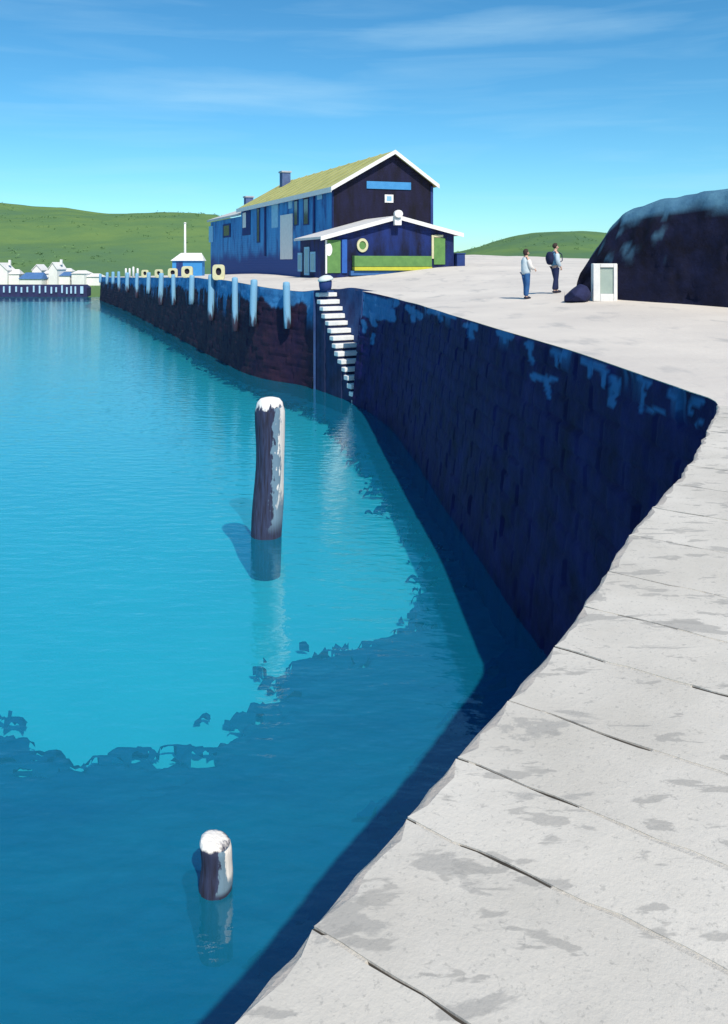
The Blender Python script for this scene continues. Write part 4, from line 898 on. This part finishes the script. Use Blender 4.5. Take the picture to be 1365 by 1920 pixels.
hill_m = bpy.data.materials.new('hill_grass'); hill_m.use_nodes = True; _nt = hill_m.node_tree; _b = _nt.nodes['Principled BSDF']; _b.inputs['Roughness'].default_value = 1.0; _b.inputs['Specular IOR Level'].default_value = 0.05
_g = N(_nt, 'ShaderNodeNewGeometry')
def _nz(sc, det=6.0): n = N(_nt, 'ShaderNodeTexNoise', inp={'Scale': sc, 'Detail': det, 'Roughness': 0.65}); _nt.links.new(_g.outputs['Position'], n.inputs['Vector']); return n.outputs[0]
_r = N(_nt, 'ShaderNodeValToRGB'); _nt.links.new(_nz(0.02, 9.0), _r.inputs[0]); e = _r.color_ramp.elements
e[0].position = 0.36; e[0].color = (0.085, 0.165, 0.085, 1); e[1].position = 0.64; e[1].color = (0.14, 0.225, 0.075, 1); k = e.new(0.5); k.color = (0.105, 0.19, 0.075, 1)
_nt.links.new(_r.outputs[0], _b.inputs['Base Color'])
_bp = N(_nt, 'ShaderNodeBump', inp={'Strength': 0.5, 'Distance': 1.2}); _nt.links.new(_nz(0.15, 8.0), _bp.inputs['Height']); _nt.links.new(_bp.outputs[0], _b.inputs['Normal'])
hill = mesh_obj('hills', V, Fc, hill_m, smooth=True); tag(hill, kind='structure')
# scrub on the hills: leafy clumps in one mass
from mathutils.bvhtree import BVHTree
bvh = BVHTree.FromPolygons([Vector(v) for v in V], Fc)
bv, bf = [], []
for k in range(1600):
    d = random.uniform(215, 510); u = random.uniform(-250, 1250); x = (u - CX) / F * d
    if 420 < u < 840: continue
    if float(fbm([x * .02], [d * .02], 61, 3)[0]) < 0.53: continue
    hit = bvh.ray_cast(Vector((x, d, 200)), Vector((0, 0, -1)))
    if hit[0] is None: continue
    c = hit[0]; s = random.uniform(0.4, 1.0)
    for q in range(9):
        p = c + Vector((random.gauss(0, .55) * s, random.gauss(0, .55) * s, abs(random.gauss(.35, .35)) * s)); r = s * random.uniform(.28, .5)
        b0 = len(bv)
        for a in range(4): bv.append(p + Vector((random.uniform(-1, 1), random.uniform(-1, 1), random.uniform(-.7, .9))) * r)
        bf += [(b0, b0 + 1, b0 + 2), (b0, b0 + 2, b0 + 3), (b0, b0 + 3, b0 + 1), (b0 + 1, b0 + 3, b0 + 2)]
scrub_m = mat('scrub_leaves', (0.13, 0.24, 0.09), (0.10, 0.19, 0.08), scale=0.08, contrast=0.2)
o = mesh_obj('scrub', bv, bf, scrub_m); tag(o, 'low green scrub covering the hills behind the harbour', 'scrub', kind='stuff')

# harbour arm on the far shore
ad = 164.0; AP = Plane((P(-260, 500, ad).x, ad), (1, 0)); ztop_ = EYE + (HY - 534) / F * ad
arm_m = mat('arm_stone', (0.03, 0.035, 0.11), (0.015, 0.016, 0.05), scale=0.8, bump=0.4, bscale=3)
arm = thing('breakwater', (AP.o.x, ad, 0), 'low dark blue breakwater with pale upright posts across the water at left', 'breakwater')
uE = AP.uz(163, 545)[0]
pts = [AP.at(0, -1), AP.at(uE, -1), AP.at(uE, ztop_ - .6), AP.at(uE - 0.7, ztop_), AP.at(0, ztop_)]
V, Fc = prism(pts, -AP.n * 2.5); fix_normals(mesh_obj('wall', V, Fc, arm_m, arm))
pl_m = mat('arm_post', (0.42, 0.58, 0.68), (0.26, 0.42, 0.55), scale=1)
for k, px in enumerate([8, 19, 31, 41, 52, 64, 75, 86, 97, 106, 117, 126, 134, 142, 154]):
    w = 0.30 if k != 14 else 0.6; h0 = random.uniform(.0, .9)
    AP.box('post', AP.uz(px, 545)[0] - w / 2, AP.uz(px, 545)[0] + w / 2, 0.55 + h0 * .6, ztop_ - random.uniform(.1, .5), 0.01, 0.30, pl_m, arm, 0.05)
for px in range(-250, 0, 12): AP.box('post', AP.uz(px, 545)[0] - .15, AP.uz(px, 545)[0] + .15, 0.6, ztop_ - .2, 0.01, 0.30, pl_m, arm)

# white seafront cottages behind the arm
lime = mat('limewash', (0.80, 0.78, 0.74), (0.68, 0.67, 0.65), scale=0.8); slate = mat('blue_slate', (0.07, 0.17, 0.36), (0.05, 0.12, 0.28), scale=0.9)
white_roof = mat('pale_tile', (0.72, 0.70, 0.68), (0.62, 0.60, 0.58), scale=1.0)
house_spec = [(-46, -14, 506, 533, 496, lime, 'white cottage at the left edge of the shore'),
              (-14, 14, 507, 533, 494, white_roof, 'first white cottage from the left edge, with steep pale gable'), (14, 36, 514, 533, 505, white_roof, 'small white cottage just left of the big blue roof'),
              (36, 78, 523, 534, 511, slate, 'wide cottage with the largest blue roof on the far shore'), (60, 78, 507, 528, 497, white_roof, 'tall white cottage rising behind the largest blue roof'),
              (80, 92, 513, 530, 507, white_roof, 'narrow white cottage between the tall ones'), (91, 107, 505, 529, 493, white_roof, 'tallest white cottage with pointed gable on the shore'),
              (107, 131, 517, 529, 510, slate, 'low cottage with small dark blue roof beside the tallest one'), (108, 134, 509, 524, 503, white_roof, 'broad white cottage behind the small blue roof'),
              (134, 158, 513, 527, 507, white_roof, 'white cottage second from the right end of the shore row'), (158, 187, 519, 529, 513, white_roof, 'last long white cottage at the right end of the shore row')]
for k, (x0, x1, ye, yb, yr, rm, lbl) in enumerate(house_spec):
    d = 182.0 + (5.0 if k in (4, 8) else 0) + (k % 3) * 0.8; HPn = Plane((P(x0, 500, d).x, d), (1, 0.14 * ((k % 3) - 1)))
    u1 = HPn.uz(x1, 520)[0]; zb = HPn.uz(x0, 538)[1] - 1.2; ze = HPn.uz(x0, ye)[1]; zr = HPn.uz(x0, yr)[1]
    h = thing('cottage', (HPn.o.x, d, zb), lbl, 'house', 'white cottages along the far shore')
    gable = k in (1, 4, 6)
    if gable:
        V, Fc = prism([HPn.at(0.02, zb), HPn.at(u1 - .02, zb), HPn.at(u1 - .02, ze), HPn.at(u1 / 2, zr - .1), HPn.at(0.02, ze)], -HPn.n * 4.0); fix_normals(mesh_obj('wall', V, Fc, lime, h))
        V, Fc = prism([HPn.at(-.12, ze - .1, .2), HPn.at(u1 / 2, zr, .2), HPn.at(u1 + .12, ze - .1, .2), HPn.at(u1 + .12, ze + .08, .2), HPn.at(u1 / 2, zr + .2, .2), HPn.at(-.12, ze + .08, .2)], -HPn.n * 4.4)
        rf = fix_normals(mesh_obj('roof', V, Fc, rm, h))
    else:
        V, Fc = prism([HPn.at(0.02, zb), HPn.at(u1 - .02, zb), HPn.at(u1 - .02, ze), HPn.at(0.02, ze)], -HPn.n * 4.0); fix_normals(mesh_obj('wall', V, Fc, lime, h))
        V = [HPn.at(-.15, ze, .25), HPn.at(u1 + .15, ze, .25), HPn.at(u1 + .15, ze, -4.2), HPn.at(-.15, ze, -4.2), HPn.at(.5, zr, -2), HPn.at(u1 - .5, zr, -2)]
        rf = fix_normals(mesh_obj('roof', V, [(3, 2, 1, 0), (0, 1, 5, 4), (2, 3, 4, 5), (1, 2, 5), (3, 0, 4)], rm, h))
    if k in (1, 6):
        a = HPn.at(u1 * .8, zr - .4, -2.0); V, Fc = prism([a, a + HPn.u * .45, a + HPn.u * .45 - HPn.n * .45, a - HPn.n * .45], (0, 0, 1.2)); fix_normals(mesh_obj('chimney', V, Fc, lime, rf))
# ------------------------------------------------------------------ two people on the quay
def skin_mesh(name, joints, bones, m, parent, roots=(0,), sub=2):
    """joints: (x,y,z,rx,ry)"""
    me = bpy.data.meshes.new(name); me.from_pydata([j[:3] for j in joints], bones, []); me.materials.append(m)
    o = bpy.data.objects.new(name, me); C.objects.link(o); o.parent = parent
    sk = o.modifiers.new('skin', 'SKIN'); sk.use_smooth_shade = True
    if not me.skin_vertices: 
        bm = bmesh.new(); bm.from_mesh(me); bm.verts.layers.skin.verify(); bm.to_mesh(me); bm.free()
    for i, j in enumerate(joints):
        sv = me.skin_vertices[0].data[i]; sv.radius = (j[3], j[4]); sv.use_root = i in roots; sv.use_loose = False
    s = o.modifiers.new('sub', 'SUBSURF'); s.levels = sub; s.render_levels = sub
    return o
skin_c = mat('skin', (0.62, 0.40, 0.30), (0.55, 0.34, 0.25), scale=6)
def person(px, py, d, hgt, rz, label, top_m, sleeve_m, leg_m, hair_m, long_coat, stance, arms, hair_long):
    p = P(px, py, d); z = dz(p.x, p.y); t = thing('person', (p.x, p.y, z), label, 'person', rz=rz); k = hgt / 1.72; t.scale = (k, k, k)
    sx = stance       # (left foot forward, right foot forward)
    J = [(0, 0, .93, .12, .14), (0, 0, 1.08, .10, .125), (.0, 0, 1.28, .11, .16), (-.01, 0, 1.42, .075, .10), (.0, 0, 1.50, .052, .052), (.025, 0, 1.555, .07, .06), (.03, 0, 1.62, .092, .078), (.02, 0, 1.685, .075, .065)]
    B = [(0, 1), (1, 2), (2, 3), (3, 4), (4, 5), (5, 6), (6, 7)]; roots = [0]
    def chain(start, pts):
        prev = start
        for q in pts: J.append(q); B.append((prev, len(J) - 1)); prev = len(J) - 1
        return prev
    hips = []
    for s, f in ((1, sx[0]), (-1, sx[1])):
        chain(0, [(0, .09 * s, .86, .088, .088), (.03 + f * .45, .10 * s, .49, .058, .058), (f, .11 * s, .10, .04, .04), (f + .04, .115 * s, .05, .04, .042), (f + .15, .125 * s, .035, .028, .04)])
    hands = []
    for s, (ex, ez, wx, wz, wy) in ((1, arms[0]), (-1, arms[1])):
        w_ = chain(3, [(0, .17 * s, 1.40, .055, .055), (ex, .225 * s, ez, .042, .042), (wx, wy * s, wz, .028, .03)])
        dx = Vector((wx - ex, (wy - .225) * s, wz - ez)).normalized(); pm_ = Vector((wx, wy * s, wz)) + dx * .07
        J.append((*pm_, .022, .036)); B.append((w_, len(J) - 1)); hands.append((pm_, dx, s))
    for pm_, dx, s in hands:         # five separate fingers rooted in the palm
        side = dx.cross(Vector((0, s, 0))); side = side.normalized() if side.length > .1 else Vector((1, 0, 0))
        for f_ in range(5):
            off = (f_ - 1.8) * .017; ln = (.05, .075, .085, .078, .06)[f_]
            st = pm_ + side * off - dx * (.045 if f_ == 0 else .0); di = (dx + side * (-.9 if f_ == 0 else .03 * (f_ - 2.5)) + Vector((0, -s * .25, 0))).normalized()
            i_ = len(J); J.append((*st, .010, .010)); J.append((*(st + di * ln * .55), .009, .009)); J.append((*(st + (di + Vector((0, -s * .4, 0))).normalized() * ln), .008, .008)); B.extend([(i_, i_ + 1), (i_ + 1, i_ + 2)]); roots.append(i_)
    skin_mesh('body', J, B, skin_c, t, roots)
    # face: nose, eyes, mouth, ears on a small shell
    def blob(name, c, r, m, parent=t):
        bm = bmesh.new(); bmesh.ops.create_uvsphere(bm, u_segments=12, v_segments=8, radius=1.0)
        for v in bm.verts: v.co = Vector((v.co.x * r[0] + c[0], v.co.y * r[1] + c[1], v.co.z * r[2] + c[2]))
        return bm_obj(name, bm, m, parent, smooth=True)
    blob('nose', (.118, 0, 1.60), (.022, .014, .022), skin_c); dk = mat('eye_dark', (.03, .03, .03))
    for s in (1, -1): blob('eye', (.105, .03 * s, 1.628), (.01, .012, .008), dk); blob('ear', (.02, .082 * s, 1.61), (.022, .01, .03), skin_c)
    blob('mouth', (.10, 0, 1.568), (.01, .022, .006), mat('lips', (.45, .18, .16)))
    # trousers
    T_ = [(0, 0, .96, .128, .155)]; TB = []
    for s, f in ((1, sx[0]), (-1, sx[1])):
        i_ = len(T_); T_ += [(0, .088 * s, .84, .12, .11), (.03 + f * .45, .10 * s, .49, .09, .088), (f, .11 * s, .09, .082, .078)]; TB += [(0, i_), (i_, i_ + 1), (i_ + 1, i_ + 2)]
    skin_mesh('trousers', T_, TB, leg_m, t)
    shoe_m = mat('dark_shoe', (.02, .02, .04))
    for s, f in ((1, sx[0]), (-1, sx[1])): blob('shoe', (f + .06, .118 * s, .045), (.135, .05, .05), shoe_m)
    # top with sleeves
    low = .80 if long_coat else .92
    U_ = [(0, 0, low, .18 if long_coat else .15, .22 if long_coat else .18), (0, 0, 1.08, .165, .19), (0, 0, 1.28, .165, .21), (-.01, 0, 1.41, .12, .16), (0, 0, 1.475, .075, .078)]; UB = [(0, 1), (1, 2), (2, 3), (3, 4)]
    skin_mesh('jacket' if long_coat else 'sweater', U_, UB, top_m, t)
    for s, (ex, ez, wx, wz, wy) in ((1, arms[0]), (-1, arms[1])):
        skin_mesh('sleeve', [(0, .16 * s, 1.40, .095, .095), (ex, .235 * s, ez, .082, .082), (wx, wy * s, wz, .06, .06)], [(0, 1), (1, 2)], sleeve_m, t)
    # hair shell
    bm = bmesh.new(); bmesh.ops.create_uvsphere(bm, u_segments=20, v_segments=14, radius=1.0)
    for v in bm.verts:
        n = v.co.copy(); x, y, zz_ = n.x * .108, n.y * .094, n.z * .115
        if n.x > 0.25 and n.z < 0.45: x = min(x, .03)
        if zz_ < 0 and hair_long: zz_ *= 1.35
        if zz_ < 0 and not hair_long: zz_ *= 0.75
        v.co = Vector((x + .008, y, zz_ + 1.645)) + n * .012 * mnoise.noise(n * 5)
    bm_obj('hair', bm, hair_m, t, smooth=True)
    return t
hair1 = mat('dark_brown_hair', (.06, .035, .03), (.03, .02, .02), scale=30); 
w_t = person(986, 561, 27.7, 1.70, math.radians(20), 'person in a long pale grey jacket and blue jeans, dark bobbed hair, seen from behind', mat('pale_jacket', (.66, .70, .71), (.36, .47, .54), scale=4, contrast=.18), mat('white_sleeve', (.74, .70, .66), (.6, .57, .55), scale=5),
             mat('blue_jeans', (.03, .12, .30), (.02, .07, .2), scale=6), hair1, True, (.06, -.06), ((.03, 1.12, .16, 1.0, .20), (.05, 1.12, .22, 1.04, .19)), True)
m_t = person(1041, 550, 28.5, 1.74, math.radians(12), 'person in a blue sweater with pale sleeves and dark navy trousers, carrying a backpack', mat('blue_sweater', (.12, .28, .42), (.08, .2, .33), scale=5), mat('pale_sleeve', (.55, .64, .70), (.42, .52, .6), scale=5),
             mat('navy_trousers', (.015, .025, .09), (.01, .015, .05), scale=6), hair1, False, (.10, -.10), ((-.04, 1.12, .06, .90, .22), (-.02, 1.12, .10, .92, .2)), False)
# backpack on the second person
bkp = thing('backpack', tuple(m_t.matrix_basis @ Vector((-.19, 0.02, 1.02))), 'dark navy backpack worn by the person in the blue sweater', 'backpack', rz=m_t.rotation_euler.z)
bm = bmesh.new(); bmesh.ops.create_cube(bm, size=1.0); bmesh.ops.subdivide_edges(bm, edges=bm.edges[:], cuts=4, use_grid_fill=True)
for v in bm.verts:
    c = v.co * 2; l = Vector((c.x * math.sqrt(max(0, 1 - c.y ** 2 / 3 - c.z ** 2 / 3)), c.y * math.sqrt(max(0, 1 - c.x ** 2 / 3 - c.z ** 2 / 3)), c.z * math.sqrt(max(0, 1 - c.y ** 2 / 3 - c.x ** 2 / 3))))
    v.co = Vector((l.x * .13, l.y * .18, l.z * .24 + .2))
bm_obj('bag', bm, mat('navy_canvas', (.012, .02, .07), (.008, .012, .04), scale=8), bkp, smooth=True)
for s in (1, -1): 
    st = skin_mesh('strap', [(.06, .10 * s, .38, .014, .02), (.20, .11 * s, .46, .014, .02), (.40, .11 * s, .34, .014, .02), (.42, .12 * s, .12, .012, .018), (.20, .15 * s, .0, .012, .018)], [(0, 1), (1, 2), (2, 3), (3, 4)], MATS['navy_canvas'], bkp)
